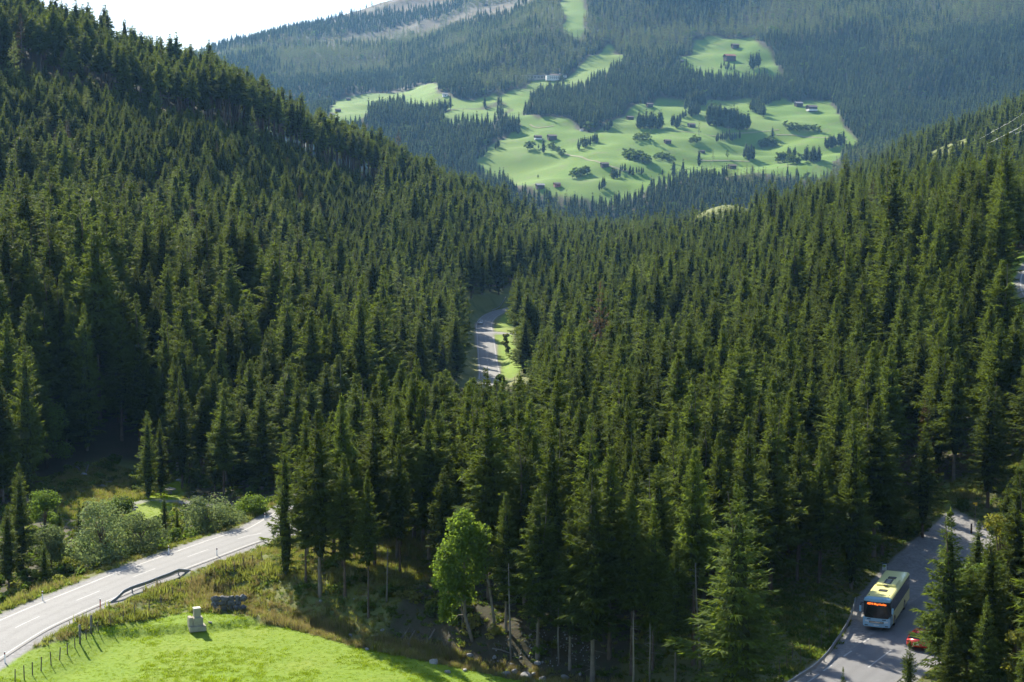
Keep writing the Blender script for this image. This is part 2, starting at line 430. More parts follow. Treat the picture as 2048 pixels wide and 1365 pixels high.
def near_line(x, y, q):
    """distance to a dense line, its level there, side offset sign"""
    d = np.full(x.shape, 1e9); zz = np.zeros(x.shape); sg = np.zeros(x.shape)
    lo = q.min(0) - 26; hi = q.max(0) + 26
    m = (x > lo[0]) & (x < hi[0]) & (y > lo[1]) & (y < hi[1])
    idx = np.flatnonzero(m.ravel())
    xs, ys = x.ravel()[idx], y.ravel()[idx]
    t = np.gradient(q[:, :2], axis=0)
    for k in range(0, len(idx), 20000):
        sx, sy = xs[k:k + 20000], ys[k:k + 20000]
        dd = (sx[:, None] - q[None, :, 0]) ** 2 + (sy[:, None] - q[None, :, 1]) ** 2
        j = dd.argmin(1)
        i2 = idx[k:k + 20000]
        d.ravel()[i2] = np.sqrt(dd[np.arange(len(j)), j]); zz.ravel()[i2] = q[j, 2]
        sg.ravel()[i2] = np.sign(t[j, 0] * (sy - q[j, 1]) - t[j, 1] * (sx - q[j, 0]))
    return d, zz, sg

def smooth01(t): t = np.clip(t, 0, 1); return t * t * (3 - 2 * t)
def flatten(q, half, fall):
    global Z
    d, zz, sg = near_line(X2, Y2, q)
    w = 1 - smooth01((d - half) / fall)
    Z = Z * (1 - w) + (zz - 0.10) * w
    return d, sg

# ---- meadow and ditch in front
def in_poly(x, y, poly):
    inside = np.zeros(np.shape(x), bool); n = len(poly); j = n - 1
    for i in range(n):
        xi, yi = poly[i][:2]; xj, yj = poly[j][:2]
        c = ((yi > y) != (yj > y)) & (x < (xj - xi) * (y - yi) / (yj - yi + 1e-12) + xi)
        inside ^= c; j = i
    return inside
def dist_line(x, y, q): return near_line(x, y, q)[0]
GULLY = dense([W(428, 1216, z=-39.4), W(470, 1236, z=-39.6), W(540, 1256, z=-39.8), W(640, 1281, z=-40), W(740, 1309, z=-40.2), W(860, 1335, z=-40.4), W(960, 1356, z=-40.6), W(1080, 1382, z=-40.9), W(1250, 1420, z=-41.2)], 0.7)
dg, zg, sgn = near_line(X2, Y2, GULLY)
# meadow shelf on the camera side of the ditch, bank on the other
mead = np.where(dg < 26, np.clip(1 - (dg - 18) / 8, 0, 1), 0) * (sgn < 0)
Z = Z * (1 - mead) + (zg + 1.35 + 0.012 * dg) * mead
bank = np.where(dg < 26, 1 - smooth01((dg - 10) / 12), 0) * (sgn > 0)
Z = Z * (1 - bank) + (zg + 3.6 * smooth01(dg / 9.5) + 0.4 * fbm(X2, Y2, 3.0, 3, 31)) * bank
cut = np.exp(-(dg / 1.3) ** 2)
Z -= 0.5 * cut
STEP = dense([W(-60, 1330, z=-38.3), W(150, 1291, z=-38.3), W(300, 1274, z=-38.3), W(430, 1263, z=-38.4), W(525, 1252, z=-38.6)], 0.7)
ds, zs_, sgs = near_line(X2, Y2, STEP)
up = np.where((sgs > 0) & (ds < 16), (1 - smooth01((ds - 6) / 10)) * smooth01(ds / 1.0), 0)
Z += 0.55 * up
dd1, zd1, sd1 = near_line(X2, Y2, ROAD1)
Z = np.where((sd1 > 0) & (Y2 < 196) & (dd1 < 26), np.minimum(Z, zd1 - 2.4 * smooth01((dd1 - 4) / 7)), Z)
d1, s1 = flatten(ROAD1, 4.3, 5.5)
d2, s2 = flatten(ROAD2, 5.5, 9.0)
dEdge, zE, sE = near_line(X2, Y2, edge_d)
d3, s3 = flatten(ROAD3, 4.5, 8.0)
dT, sT = flatten(TRACK, 2.5, 4.0)
dP, sP = flatten(PATH, 1.8, 5.0)

def H(x, y):
    """ground level, read off the ground sheet"""
    x = np.asarray(x, float); y = np.asarray(y, float)
    fi = np.clip((np.log(np.maximum(y, 28.1)) - L0) / (L1 - L0) * (NL - 1), 0, NL - 1.001)
    fj = np.clip((x / y - A0) / (A1 - A0) * (NA - 1), 0, NA - 1.001)
    i = fi.astype(int); j = fj.astype(int); u = fi - i; v = fj - j
    return (Z[i, j] * (1 - v) + Z[i, j + 1] * v) * (1 - u) + (Z[i + 1, j] * (1 - v) + Z[i + 1, j + 1] * v) * u

def G(px, py, y0=60.0, y1=6500.0):
    """where the line of sight of a photo pixel meets the ground between two distances"""
    e = float(e_of(py)); ys = np.exp(np.linspace(math.log(y0), math.log(y1), 4000))
    xs = (px - 1024) / F_PX * ys * (ct - e * st)
    hz = H(xs, ys) - ys * e
    k = np.flatnonzero((hz[1:] >= 0) & (hz[:-1] < 0))
    if len(k) == 0: k = np.array([int(np.argmin(np.abs(hz[:-1])))])
    k = k[0]
    t = np.clip(-hz[k] / (hz[k + 1] - hz[k] + 1e-9), 0, 1)
    y = ys[k] * (1 - t) + ys[k + 1] * t
    x = (px - 1024) / F_PX * y * (ct - e * st)
    return np.array((x, y, float(H(x, y))))
def GP(pts, y0=60.0, y1=6500.0): return [G(a, b, y0, y1) for a, b in pts]

# ---- land cover
FAR0 = 1850.0
FIELDS_PIX = [   # far hay meadows as they lie on the slope
 [(660,212),(700,194),(760,186),(790,184),(800,196),(745,204),(735,232),(700,238),(672,232)],
 [(790,186),(850,168),(862,172),(860,190),(900,196),(945,188),(1000,184),(1005,192),(950,204),(850,212),(790,206)],
 [(872,236),(925,218),(1000,214),(1005,228),(940,238)],
 [(1005,190),(1042,178),(1060,160),(1095,158),(1140,156),(1150,138),(1225,98),(1245,100),(1205,140),(1170,160),(1110,172),(1075,182),(1045,196),(1040,222),(1075,244),(1060,252),(1025,228),(1008,206)],
 [(1130,0),(1160,-8),(1168,28),(1158,60),(1182,70),(1160,72),(1135,52),(1130,26)],
 [(1346,126),(1400,86),(1440,80),(1518,74),(1528,98),(1556,134),(1562,152),(1535,140),(1500,152),(1440,148),(1395,144),(1385,132)],
 [(1060,250),(1090,240),(1140,246),(1170,268),(1210,252),(1260,222),(1310,198),(1370,196),(1372,214),(1440,198),(1500,196),(1520,204),(1560,196),(1670,200),(1664,225),(1690,262),(1720,280),(1690,300),(1672,330),(1640,348),(1560,345),(1480,340),(1380,345),(1320,362),(1270,385),(1180,404),(1120,395),(1060,380),(960,330),(950,312),(985,290),(1030,270)],
]
FIELDS = [GP(f, FAR0, 3800) for f in FIELDS_PIX] + [GP([(a, b + 11) for a, b in f], FAR0, 3800) for f in FIELDS_PIX]
MEADOW = [G(px, py, 60, 200) for px, py in [(-60,1332),(60,1306),(150,1282),(200,1262),(290,1244),(370,1229),(430,1231),(500,1243),(560,1256),(640,1277),(740,1305),(860,1331),(960,1352),(1080,1378)]] + [np.array((30., 60., 0)), np.array((-60., 60., 0))]
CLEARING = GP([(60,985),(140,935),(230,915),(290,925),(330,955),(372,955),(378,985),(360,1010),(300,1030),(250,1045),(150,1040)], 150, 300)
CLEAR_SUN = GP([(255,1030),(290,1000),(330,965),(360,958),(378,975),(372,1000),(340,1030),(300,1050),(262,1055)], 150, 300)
LAYBY = [W(px, py, z=-38) for px, py in [(1560,1400),(1665,1300),(1692,1262),(1700,1225),(1720,1190),(1768,1146),(1820,1112),(1868,1088),(1900,1071)]] + [np.array((x, y, 0)) for x, y in ((58, 166), (70, 160), (50, 132), (32, 118))]
KNOLL = [G(px, py, 1000, 1300) for px, py in [(1372,432),(1420,428),(1460,420),(1478,424),(1482,445),(1470,470),(1430,490),(1395,470)]]
STRIP = [G(px, py, 950, 1300) for px, py in [(1850,300),(1870,278),(1905,262),(1940,238),(1975,220),(2000,206),(2010,210),(1985,236),(1940,262),(1900,290)]]
STRIP_LOW = [G(px, py, 850, 1300) for px, py in [(1830,345),(1850,295),(1905,262),(1975,220),(2005,204),(2020,222),(1990,275),(1930,322),(1880,345)]]
KNOLL_LOW = [np.array((x_, y_, 0)) for x_, y_ in ((135, 860), (205, 860), (235, 1290), (120, 1290))]
ROADSIDE = GP([(990,652),(1012,622),(1030,640),(1030,662),(1024,680),(1040,700),(1052,730),(1020,760),(1004,752),(996,710),(990,680)], 380, 640)
UPBANK = GP([(2010,530),(2048,500),(2080,500),(2080,620),(2040,620),(2020,580)], 240, 360)
BUSVERGE = [np.array((x, y, 0)) for x, y in ((36, 172), (52, 172), (62, 178), (60, 184), (48, 182), (36, 178))]
SCREE = GP([(1190,-60),(1215,20)], FAR0, 4500)

xj = X2 + 4 * fbm(X2, Y2, 30, 3, 41) * np.clip(Y2 / 600, 0.02, 1) * 1.2 + farw * 24 * fbm(X2, Y2, 110, 3, 44)
yj = Y2 + 6 * fbm(X2 + 999, Y2, 30, 3, 43) * np.clip(Y2 / 600, 0.02, 1) * 1.5 + farw * 34 * fbm(X2 + 555, Y2, 120, 3, 46)
lush = np.zeros_like(Z); rough = np.zeros_like(Z); grav = np.zeros_like(Z); alp = np.zeros_like(Z)
for f in FIELDS: lush[in_poly(xj, yj, f)] = 1
lush[in_poly(xj, yj, MEADOW)] = 1
nearm = Y2 < 260
dG2 = dg
rough[(d1 < 30) & (Y2 < 190) & (s1 < 0) & (lush == 0)] = 0.85
rough[(d1 < 9) & (s1 > 0) & (Y2 < 200)] = 0.6
rough[(d1 < 16) & (Y2 > 380)] = np.maximum(rough[(d1 < 16) & (Y2 > 380)], 0.8)
rough[(dg < 12) & (sgn > 0) & (X2 < -14)] = 0.9
rough[(dg < 1.6)] = 0.8; lush[dg < 1.6] = 0
rough[(d2 < 20) & (rough == 0)] = 0.45
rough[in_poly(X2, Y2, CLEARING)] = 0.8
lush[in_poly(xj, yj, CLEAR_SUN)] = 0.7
lush[in_poly(X2, Y2, ROADSIDE)] = 0.75
lush[in_poly(X2, Y2, UPBANK)] = 0.8
lush[in_poly(xj, yj, BUSVERGE)] = 0.45; rough[in_poly(xj, yj, BUSVERGE)] = 0.9
knm = np.exp(-((X2 - kx) / 55) ** 2 - ((Y2 - ky) / 120) ** 2) > 0.3
rough[knm] = 1; rough[in_poly(xj, yj, STRIP)] = 1.0; rough[in_poly(xj, yj, STRIP_LOW)] = 1.0
grav[(d1 < 4.4) & (Y2 < 300)] = 0.9; grav[(d1 < 3.5) & (Y2 >= 300)] = 0.8
grav[in_poly(X2, Y2, LAYBY)] = 1; lush[in_poly(X2, Y2, LAYBY)] = 0
grav[(d2 < 4.6)] = 1
grav[dT < 2.6] = 1; grav[dP < 1.1] = 0.8
grav[d3 < 4.0] = 0.8
alp = smooth01((Y2 - 3600) / 250) * smooth01((Z - 610 + 230 * fbm(X2, Y2, 260, 4, 51)) / 60)
cov = np.stack([lush, rough, grav, alp], -1)
for ch in range(4):
    cov[..., ch] = blur(blur(cov[..., ch], 0.8, 0), 0.7, 1)

def cover_at(x, y, ch):
    fi = np.clip((np.log(np.maximum(y, 28.1)) - L0) / (L1 - L0) * (NL - 1), 0, NL - 1).round().astype(int)
    fj = np.clip((x / y - A0) / (A1 - A0) * (NA - 1), 0, NA - 1).round().astype(int)
    return cov[fi, fj, ch]

vid = np.arange(NL * NA).reshape(NL, NA)
quads = np.stack([vid[:-1, :-1], vid[:-1, 1:], vid[1:, 1:], vid[1:, :-1]], -1).reshape(-1, 4)
ground_me = mesh_np("ground", np.stack([X2, Y2, Z], -1).reshape(-1, 3), quads, smooth=True)
at = ground_me.attributes.new("cover", 'FLOAT_COLOR', 'POINT')
at.data.foreach_set("color", cov.reshape(-1).astype(np.float32))

def ground_material():
    m, nt, nd, lk = new_mat("ground_cover")
    co = objco(nt)
    atn = N(nt, "ShaderNodeAttribute", attribute_name="cover")
    sp = N(nt, "ShaderNodeSeparateColor"); lk.new(atn.outputs["Color"], sp.inputs[0])
    n_big = noise(nt, co, 0.012, 6); n_mid = noise(nt, co, 0.18, 6); n_fine = noise(nt, co, 2.2, 5); n_vf = noise(nt, co, 9.0, 3)
    floor = mix(nt, ramp(nt, n_mid, 0.3, 0.7), (0.045, 0.045, 0.024), (0.075, 0.06, 0.038))
    floor = mix(nt, ramp(nt, n_fine, 0.5, 0.75), floor, (0.04, 0.055, 0.02))
    # hay meadow
    l1 = mix(nt, ramp(nt, n_big, 0.35, 0.65), (0.145, 0.235, 0.012), (0.175, 0.25, 0.016))
    l2 = mix(nt, ramp(nt, n_mid, 0.45, 0.8), l1, (0.205, 0.25, 0.03))
    l3 = mix(nt, ramp(nt, n_fine, 0.42, 0.9), l2, (0.095, 0.185, 0.010))
    n_patch = noise(nt, co, 0.035, 4)
    l3 = mix(nt, ramp(nt, n_patch, 0.56, 0.72), l3, (0.19, 0.20, 0.055))
    n_str = noise(nt, co, 0.6, 3)
    l3 = mix(nt, math_n(nt, 'MULTIPLY', ramp(nt, n_str, 0.45, 0.75), 0.35), l3, (0.11, 0.19, 0.018))
    vo = N(nt, "ShaderNodeTexVoronoi", inp={"Scale": 0.0075, "Randomness": 1.0}); lk.new(co, vo.inputs["Vector"])
    vs_ = N(nt, "ShaderNodeSeparateColor"); lk.new(vo.outputs["Color"], vs_.inputs[0])
    l3 = mix(nt, math_n(nt, 'MULTIPLY', vs_.outputs[0], 0.5), l3, mix(nt, vs_.outputs[1], (0.10, 0.19, 0.014), (0.21, 0.24, 0.05)))
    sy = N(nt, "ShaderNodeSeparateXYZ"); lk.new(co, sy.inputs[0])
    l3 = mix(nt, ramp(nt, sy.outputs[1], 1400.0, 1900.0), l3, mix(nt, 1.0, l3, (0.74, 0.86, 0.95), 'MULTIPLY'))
    # rough grass
    r1 = mix(nt, ramp(nt, n_fine, 0.3, 0.7), (0.135, 0.165, 0.04), (0.19, 0.185, 0.065))
    r2 = mix(nt, ramp(nt, n_mid, 0.45, 0.7), r1, (0.085, 0.12, 0.028))
    g1 = mix(nt, ramp(nt, n_fine, 0.3, 0.7), (0.26, 0.255, 0.25), (0.17, 0.165, 0.16))
    g1 = mix(nt, ramp(nt, n_vf, 0.55, 0.8), g1, (0.36, 0.35, 0.33))
    a1 = mix(nt, ramp(nt, noise(nt, co, 0.006, 6), 0.35, 0.65), (0.10, 0.068, 0.036), (0.055, 0.058, 0.028))
    a1 = mix(nt, ramp(nt, noise(nt, co, 0.02, 5), 0.55, 0.7), a1, (0.11, 0.10, 0.085))
    def edge(ch, lo=0.25, hi=0.75):
        return ramp(nt, math_n(nt, 'ADD', ch, math_n(nt, 'MULTIPLY', math_n(nt, 'SUBTRACT', n_fine, 0.5), 0.7)), lo, hi)
    c = mix(nt, sp.outputs[1], floor, r2)
    c = mix(nt, edge(sp.outputs[0]), c, l3)
    c = mix(nt, edge(sp.outputs[2]), c, g1)
    c = mix(nt, atn.outputs["Alpha"], c, a1)
    b = N(nt, "ShaderNodeBsdfPrincipled", inp={"Roughness": 0.9})
    b.inputs["Specular IOR Level"].default_value = 0.15
    lk.new(c, b.inputs["Base Color"])
    b1 = N(nt, "ShaderNodeBump", inp={"Strength": 0.8, "Distance": 0.06}); lk.new(n_vf, b1.inputs["Height"])
    b2 = N(nt, "ShaderNodeBump", inp={"Strength": 0.6, "Distance": 0.16}); lk.new(n_fine, b2.inputs["Height"]); lk.new(b1.outputs[0], b2.inputs["Normal"])
    lk.new(b2.outputs[0], b.inputs["Normal"])
    o = N(nt, "ShaderNodeOutputMaterial"); lk.new(b.outputs[0], o.inputs[0])
    return m
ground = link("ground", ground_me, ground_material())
tag(ground, "valley floor, hillsides and far mountain slopes with meadows", kind="structure")
# ------------------------------------------------------------------ tree kinds
def frame_tris(base, d, side, l, w):
    """narrow leaf triangles: base centre, direction, side vector"""
    n = len(base)
    v = np.empty((n, 3, 3))
    v[:, 0] = base - side * (w / 2)[:, None]
    v[:, 1] = base + side * (w / 2)[:, None]
    v[:, 2] = base + d * l[:, None]
    return v.reshape(-1, 3), np.arange(n * 3).reshape(n, 3)

def unit(v): return v / (np.linalg.norm(v, axis=-1, keepdims=True) + 1e-9)

def spruce_crown(seed, Ht=20.0, cb=0.15, R=2.4, nb=150, per=30, l0=0.62, w0=0.22, power=0.8, thin=0.0):
    r = np.random.default_rng(seed)
    t = np.sort(r.random(nb) ** 0.85)                      # 0 = crown base, 1 = tip
    t = 1 - (1 - t) ** 1.0
    z0 = Ht * (cb + (0.985 - cb) * t)
    phi = np.arange(nb) * 2.39996 + r.normal(0, 0.35, nb)
    prof = (1 - t) ** power * np.minimum(1, 0.55 + 2.6 * t)
    lumps = 1 + 0.22 * np.sin(phi * 2 + seed) * np.cos(t * 9 + seed)
    whorl = 0.86 + 0.14 * np.cos(t * 2 * math.pi * nb / 9.0)
    ragged = np.where((t < 0.22) & (r.random(nb) < 0.45), r.uniform(0.3, 0.7, nb), 1.0)
    L = np.maximum(0.16, R * prof * r.uniform(0.70, 1.18, nb) * lumps * whorl * ragged)
    a = -0.50 + 1.05 * t + r.normal(0, 0.10, nb)
    b = np.full(nb, 0.28) + r.normal(0, 0.06, nb)
    n_per = np.maximum(3, (per * np.clip(L / R * 1.35, 0.22, 1.25)).astype(int))
    bi = np.repeat(np.arange(nb), n_per); m = len(bi)
    s = np.where(r.random(m) < 0.22, r.random(m) * 0.55, r.random(m) ** 0.6)
    s = np.clip(s, 0.08, 1.0)
    rad = np.stack([np.cos(phi), np.sin(phi)], 1)[bi]
    lat = np.stack([-rad[:, 1], rad[:, 0]], 1)
    Lb = L[bi]
    off = r.normal(0, 0.16, m) * Lb * (1.1 - 0.6 * s)
    pos = np.empty((m, 3))
    pos[:, :2] = rad * (Lb * s)[:, None] + lat * off[:, None]
    pos[:, 2] = z0[bi] + Lb * (a[bi] * s + b[bi] * s * s) - 0.10 * np.abs(off)
    hang = r.random(m) < 0.5
    d = np.empty((m, 3))
    d[:, :2] = rad * (0.55 + 0.6 * r.random(m))[:, None] + lat * (np.sign(off) * r.uniform(0.1, 0.9, m))[:, None]
    slope = a[bi] + 2 * b[bi] * s
    d[:, 2] = np.where(hang, -r.uniform(0.4, 1.3, m), slope * 0.7 + r.normal(0, 0.18, m))
    d = unit(d)
    up = np.tile(np.array([0, 0, 1.0]), (m, 1)) + r.normal(0, 0.45, (m, 3))
    side = unit(np.cross(d, up))
    side = unit(side + r.normal(0, 0.35, (m, 3)))
    sz = np.clip(0.34 + 0.75 * Lb / R, 0.34, 1.05)
    l = l0 * r.uniform(0.65, 1.3, m) * sz
    w = w0 * r.uniform(0.7, 1.3, m) * sz
    if thin > 0:
        k = r.random(m) > thin
        pos, d, side, l, w = pos[k], d[k], side[k], l[k], w[k]
    v, f = frame_tris(pos, d, side, l, w)
    # leading shoot
    tip = np.array([[-0.05, 0, Ht * 0.97], [0.05, 0.02, Ht * 0.97], [0, 0, Ht * 1.01]])
    f = np.vstack([f, [[len(v), len(v) + 1, len(v) + 2]]]); v = np.vstack([v, tip])
    return v, f

def crown_core(seed, Ht=20.0, cb=0.15, R=2.4, power=0.8, lv=9, sg=8, k=0.58):  # opaque cone added so that light does not pass through the crown
    """dark jagged cone added inside a crown to block light"""
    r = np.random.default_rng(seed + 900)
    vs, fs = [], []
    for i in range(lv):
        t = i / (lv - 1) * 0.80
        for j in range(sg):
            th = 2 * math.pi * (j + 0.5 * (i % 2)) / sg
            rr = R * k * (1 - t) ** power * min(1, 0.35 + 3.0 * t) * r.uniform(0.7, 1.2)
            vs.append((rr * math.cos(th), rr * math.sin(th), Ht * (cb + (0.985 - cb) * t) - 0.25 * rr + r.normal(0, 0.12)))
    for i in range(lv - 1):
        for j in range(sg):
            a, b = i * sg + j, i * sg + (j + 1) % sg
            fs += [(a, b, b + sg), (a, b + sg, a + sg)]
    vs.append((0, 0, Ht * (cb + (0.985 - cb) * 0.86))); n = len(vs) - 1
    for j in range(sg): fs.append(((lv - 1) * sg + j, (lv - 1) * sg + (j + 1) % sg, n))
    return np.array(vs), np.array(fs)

def trunk_mesh(seed, Ht=20.0, r0=0.24, top=0.96, n=7, twigs=0, twig_hi=0.4, bend=0.12):
    r = np.random.default_rng(seed + 500)
    ks = np.linspace(0, 1, 7) * top
    cx = np.cumsum(r.normal(0, bend, 7)) * np.linspace(0, 1, 7); cyy = np.cumsum(r.normal(0, bend, 7)) * np.linspace(0, 1, 7)
    vs, fs = [], []
    for i, k in enumerate(ks):
        rr = r0 * (1 - 0.94 * k) * (1.35 if i == 0 else 1)
        for q in range(n):
            th = 2 * math.pi * q / n
            vs.append((cx[i] + rr * math.cos(th), cyy[i] + rr * math.sin(th), Ht * k - (0.6 if i == 0 else 0)))
    for i in range(6):
        for q in range(n):
            a, b = i * n + q, i * n + (q + 1) % n
            fs.append((a, b, b + n)); fs.append((a, b + n, a + n))
    for _ in range(twigs):
        z = Ht * r.uniform(0.06, twig_hi); th = r.random() * 6.283; L = r.uniform(0.5, 1.7)
        k = z / Ht / top * 6; i = min(int(k), 5); u = k - i
        bx = cx[i] * (1 - u) + cx[i + 1] * u; by = cyy[i] * (1 - u) + cyy[i + 1] * u
        e = (bx + L * math.cos(th), by + L * math.sin(th), z - L * r.uniform(-.1, .5))
        c = len(vs); vs += [(bx, by, z - 0.025), (bx, by, z + 0.025), e]; fs.append((c, c + 1, c + 2))
        vs += [(bx - .02 * math.sin(th), by + .02 * math.cos(th), z), (bx + .02 * math.sin(th), by - .02 * math.cos(th), z), e]; fs.append((c + 3, c + 4, c + 5))
    return np.array(vs), np.array(fs)

def broadleaf(seed, Ht=8.0, R=3.0, cb=0.15, n=3500, leaf=0.2, lobes=16, flat=0.8, spread=0.42):
    """leaf clumps gathered on limbs"""
    r = np.random.default_rng(seed)
    zz = r.uniform(cb, 1.0, lobes) ** 0.9
    prof = np.sqrt(np.clip(1 - ((zz - 0.52) / 0.54) ** 2, 0.02, 1))
    ph = np.arange(lobes) * 2.4 + r.normal(0, 0.3, lobes)
    rr = R * prof * r.uniform(0.35, 0.8, lobes)
    c = np.stack([rr * np.cos(ph), rr * np.sin(ph), Ht * np.clip(zz, cb, 0.93)], 1)
    sz = R * spread * r.uniform(0.65, 1.25, lobes)
    li = r.integers(0, lobes, n)
    dirs = unit(r.normal(0, 1, (n, 3)))
    pos = c[li] + dirs * (sz[li] * r.random(n) ** 0.35)[:, None] * np.array([1, 1, flat])
    pos[:, 2] = np.maximum(pos[:, 2], 0.12)
    nrm = unit(dirs + r.normal(0, 0.55, (n, 3)) + np.array([0, 0, 0.35]))
    d = unit(np.cross(nrm, r.normal(0, 1, (n, 3))))
    side = np.cross(nrm, d)
    l = leaf * r.uniform(0.7, 1.5, n); w = leaf * r.uniform(0.7, 1.2, n)
    v = np.empty((n, 4, 3))
    v[:, 0] = pos - d * (l / 2)[:, None]; v[:, 1] = pos + side * (w / 2)[:, None]
    v[:, 2] = pos + d * (l / 2)[:, None]; v[:, 3] = pos - side * (w / 2)[:, None]
    f = np.arange(n * 4).reshape(n, 4)
    f = np.vstack([f[:, :3], f[:, [0, 2, 3]]])
    # limbs
    tv, tf = [], []
    mb = MB()
    mb.tube([(0, 0, -0.4), (0.04 * Ht * 0.3, 0, Ht * 0.35), (0, 0.05, Ht * 0.8)], [0.02 * Ht + 0.03, 0.014 * Ht + 0.02, 0.02], 6)
    for k in range(0, lobes):
        z1 = c[k, 2] * 0.55
        mb.tube([(0, 0, max(0.0, z1 - 0.1)), tuple(c[k] * np.array([.5, .5, .85])), tuple(c[k])], [0.009 * Ht + .01, 0.005 * Ht + .008, 0.012], 4, caps=False)
    fv = np.array(mb.v); ff = []
    for q in mb.f:
        for i in range(1, len(q) - 1): ff.append((q[0], q[i], q[i + 1]))
    return (v.reshape(-1, 3), f), (fv, np.array(ff))

def join(parts):
    vs, fs, mi = [], [], []; b = 0
    for k, (v, f) in enumerate(parts):
        vs.append(v); fs.append(np.asarray(f) + b); mi += [k] * len(f); b += len(v)
    return np.vstack(vs), np.vstack(fs), mi

# detailed kinds for the near trees: crown and trunk meshes of their own
NEAR = []   # (crown mesh, trunk mesh, crown base)
def near_kind(seed, cb, R, nb, per, **kw):
    v, f = spruce_crown(seed, 20, cb, R, nb, per, 0.60, 0.20, **kw)
    tv, tf = trunk_mesh(seed, 20, 0.155, twigs=int(10 + 70 * cb), twig_hi=max(0.2, cb + 0.05))
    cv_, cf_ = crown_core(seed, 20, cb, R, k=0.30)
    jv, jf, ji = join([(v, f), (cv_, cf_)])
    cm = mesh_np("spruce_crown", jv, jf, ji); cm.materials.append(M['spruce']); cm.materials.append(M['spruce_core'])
    tm = mesh_np("spruce_trunk", tv, tf, smooth=True); tm.materials.append(M['bark_pale'] if seed % 3 == 1 else M['bark'])
    NEAR.append((cm, tm, cb, (v, f), (tv, tf), (cv_, cf_)))
for sd, cb, R in ((1, 0.05, 2.7), (2, 0.08, 2.5), (3, 0.13, 2.6), (4, 0.22, 2.5), (5, 0.28, 2.4), (6, 0.36, 2.3), (7, 0.25, 2.7), (8, 0.02, 3.1)):
    near_kind(sd, cb, R * 1.12, 250, 74)

PROTO = bpy.data.collections.new("tree_kinds")     # never linked to the scene
def proto(name, parts, mats):
    v, f, mi = join(parts)
    me = mesh_np(name, v, f, mi)
    for m in mats: me.materials.append(m)
    o = bpy.data.objects.new(name, me)
    return o
def proto_col(name, objs):
    c = bpy.data.collections.new(name)
    for o in objs: c.objects.link(o)
    return c
near_objs = [proto("near_%02d" % i, [k[3], k[4], k[5]], [M['spruce'], M['bark'], M['spruce_core']]) for i, k in enumerate(NEAR)]
mid_objs, low_objs, far_objs = [], [], []
for i, (cb, R) in enumerate(((0.08, 2.5), (0.15, 2.4), (0.25, 2.3), (0.35, 2.1), (0.12, 2.7), (0.2, 2.2), (0.48, 2.2), (0.56, 2.0))):
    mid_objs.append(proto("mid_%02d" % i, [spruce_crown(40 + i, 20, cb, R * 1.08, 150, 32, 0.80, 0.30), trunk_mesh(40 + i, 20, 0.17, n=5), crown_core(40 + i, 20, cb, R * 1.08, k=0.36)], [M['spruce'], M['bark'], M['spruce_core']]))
for i, (cb, R) in enumerate(((0.10, 2.5), (0.2, 2.3), (0.42, 2.2), (0.5, 2.0))):
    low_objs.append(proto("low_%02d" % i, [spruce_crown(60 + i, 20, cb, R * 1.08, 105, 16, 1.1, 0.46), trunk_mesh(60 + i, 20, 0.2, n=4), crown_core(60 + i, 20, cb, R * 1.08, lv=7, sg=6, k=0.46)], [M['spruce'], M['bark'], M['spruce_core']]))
for i, (cb, R) in enumerate(((0.05, 2.7), (0.1, 2.5), (0.15, 2.3))):
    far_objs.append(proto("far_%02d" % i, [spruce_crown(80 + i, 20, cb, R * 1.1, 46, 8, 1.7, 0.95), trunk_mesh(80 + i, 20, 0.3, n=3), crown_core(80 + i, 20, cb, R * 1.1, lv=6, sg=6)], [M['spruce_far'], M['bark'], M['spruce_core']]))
far_objs.append(proto("far_03", [spruce_crown(90, 20, 0.1, 2.5, 46, 7, 1.5, 0.8), trunk_mesh(90, 20, 0.3, n=3)], [M['larch'], M['bark']]))
bl, lt = broadleaf(95, 20, 7.5, 0.08, 260, 2.4, 9)
far_objs.append(proto("far_04", [bl, lt], [M['alder'], M['bark']]))
mid_objs.append(proto("mid_08", [spruce_crown(140, 20, 0.18, 2.6, 120, 22, 0.85, 0.26, 0.7), trunk_mesh(140, 20, 0.17, n=5)], [M['larch'], M['bark']]))
bl, lt = broadleaf(141, 13, 4.2, 0.1, 1300, 0.6, 14); mid_objs.append(proto("mid_09", [bl, lt], [M['alder'], M['bark']]))
mid_objs.append(proto("mid_10", [spruce_crown(142, 20, 0.15, 2.3, 110, 14, 0.8, 0.2, 0.9), trunk_mesh(142, 20, 0.17, n=5, twigs=60, twig_hi=0.9)], [M['dead'], M['deadwood']]))
low_objs.append(proto("low_04", [spruce_crown(143, 20, 0.15, 2.5, 80, 12, 1.1, 0.45), trunk_mesh(143, 20, 0.2, n=4)], [M['larch'], M['bark']]))
C_NEAR, C_MID, C_LOW, C_FAR = (proto_col(n, o) for n, o in (("kinds_near", near_objs), ("kinds_mid", mid_objs), ("kinds_low", low_objs), ("kinds_far", far_objs)))

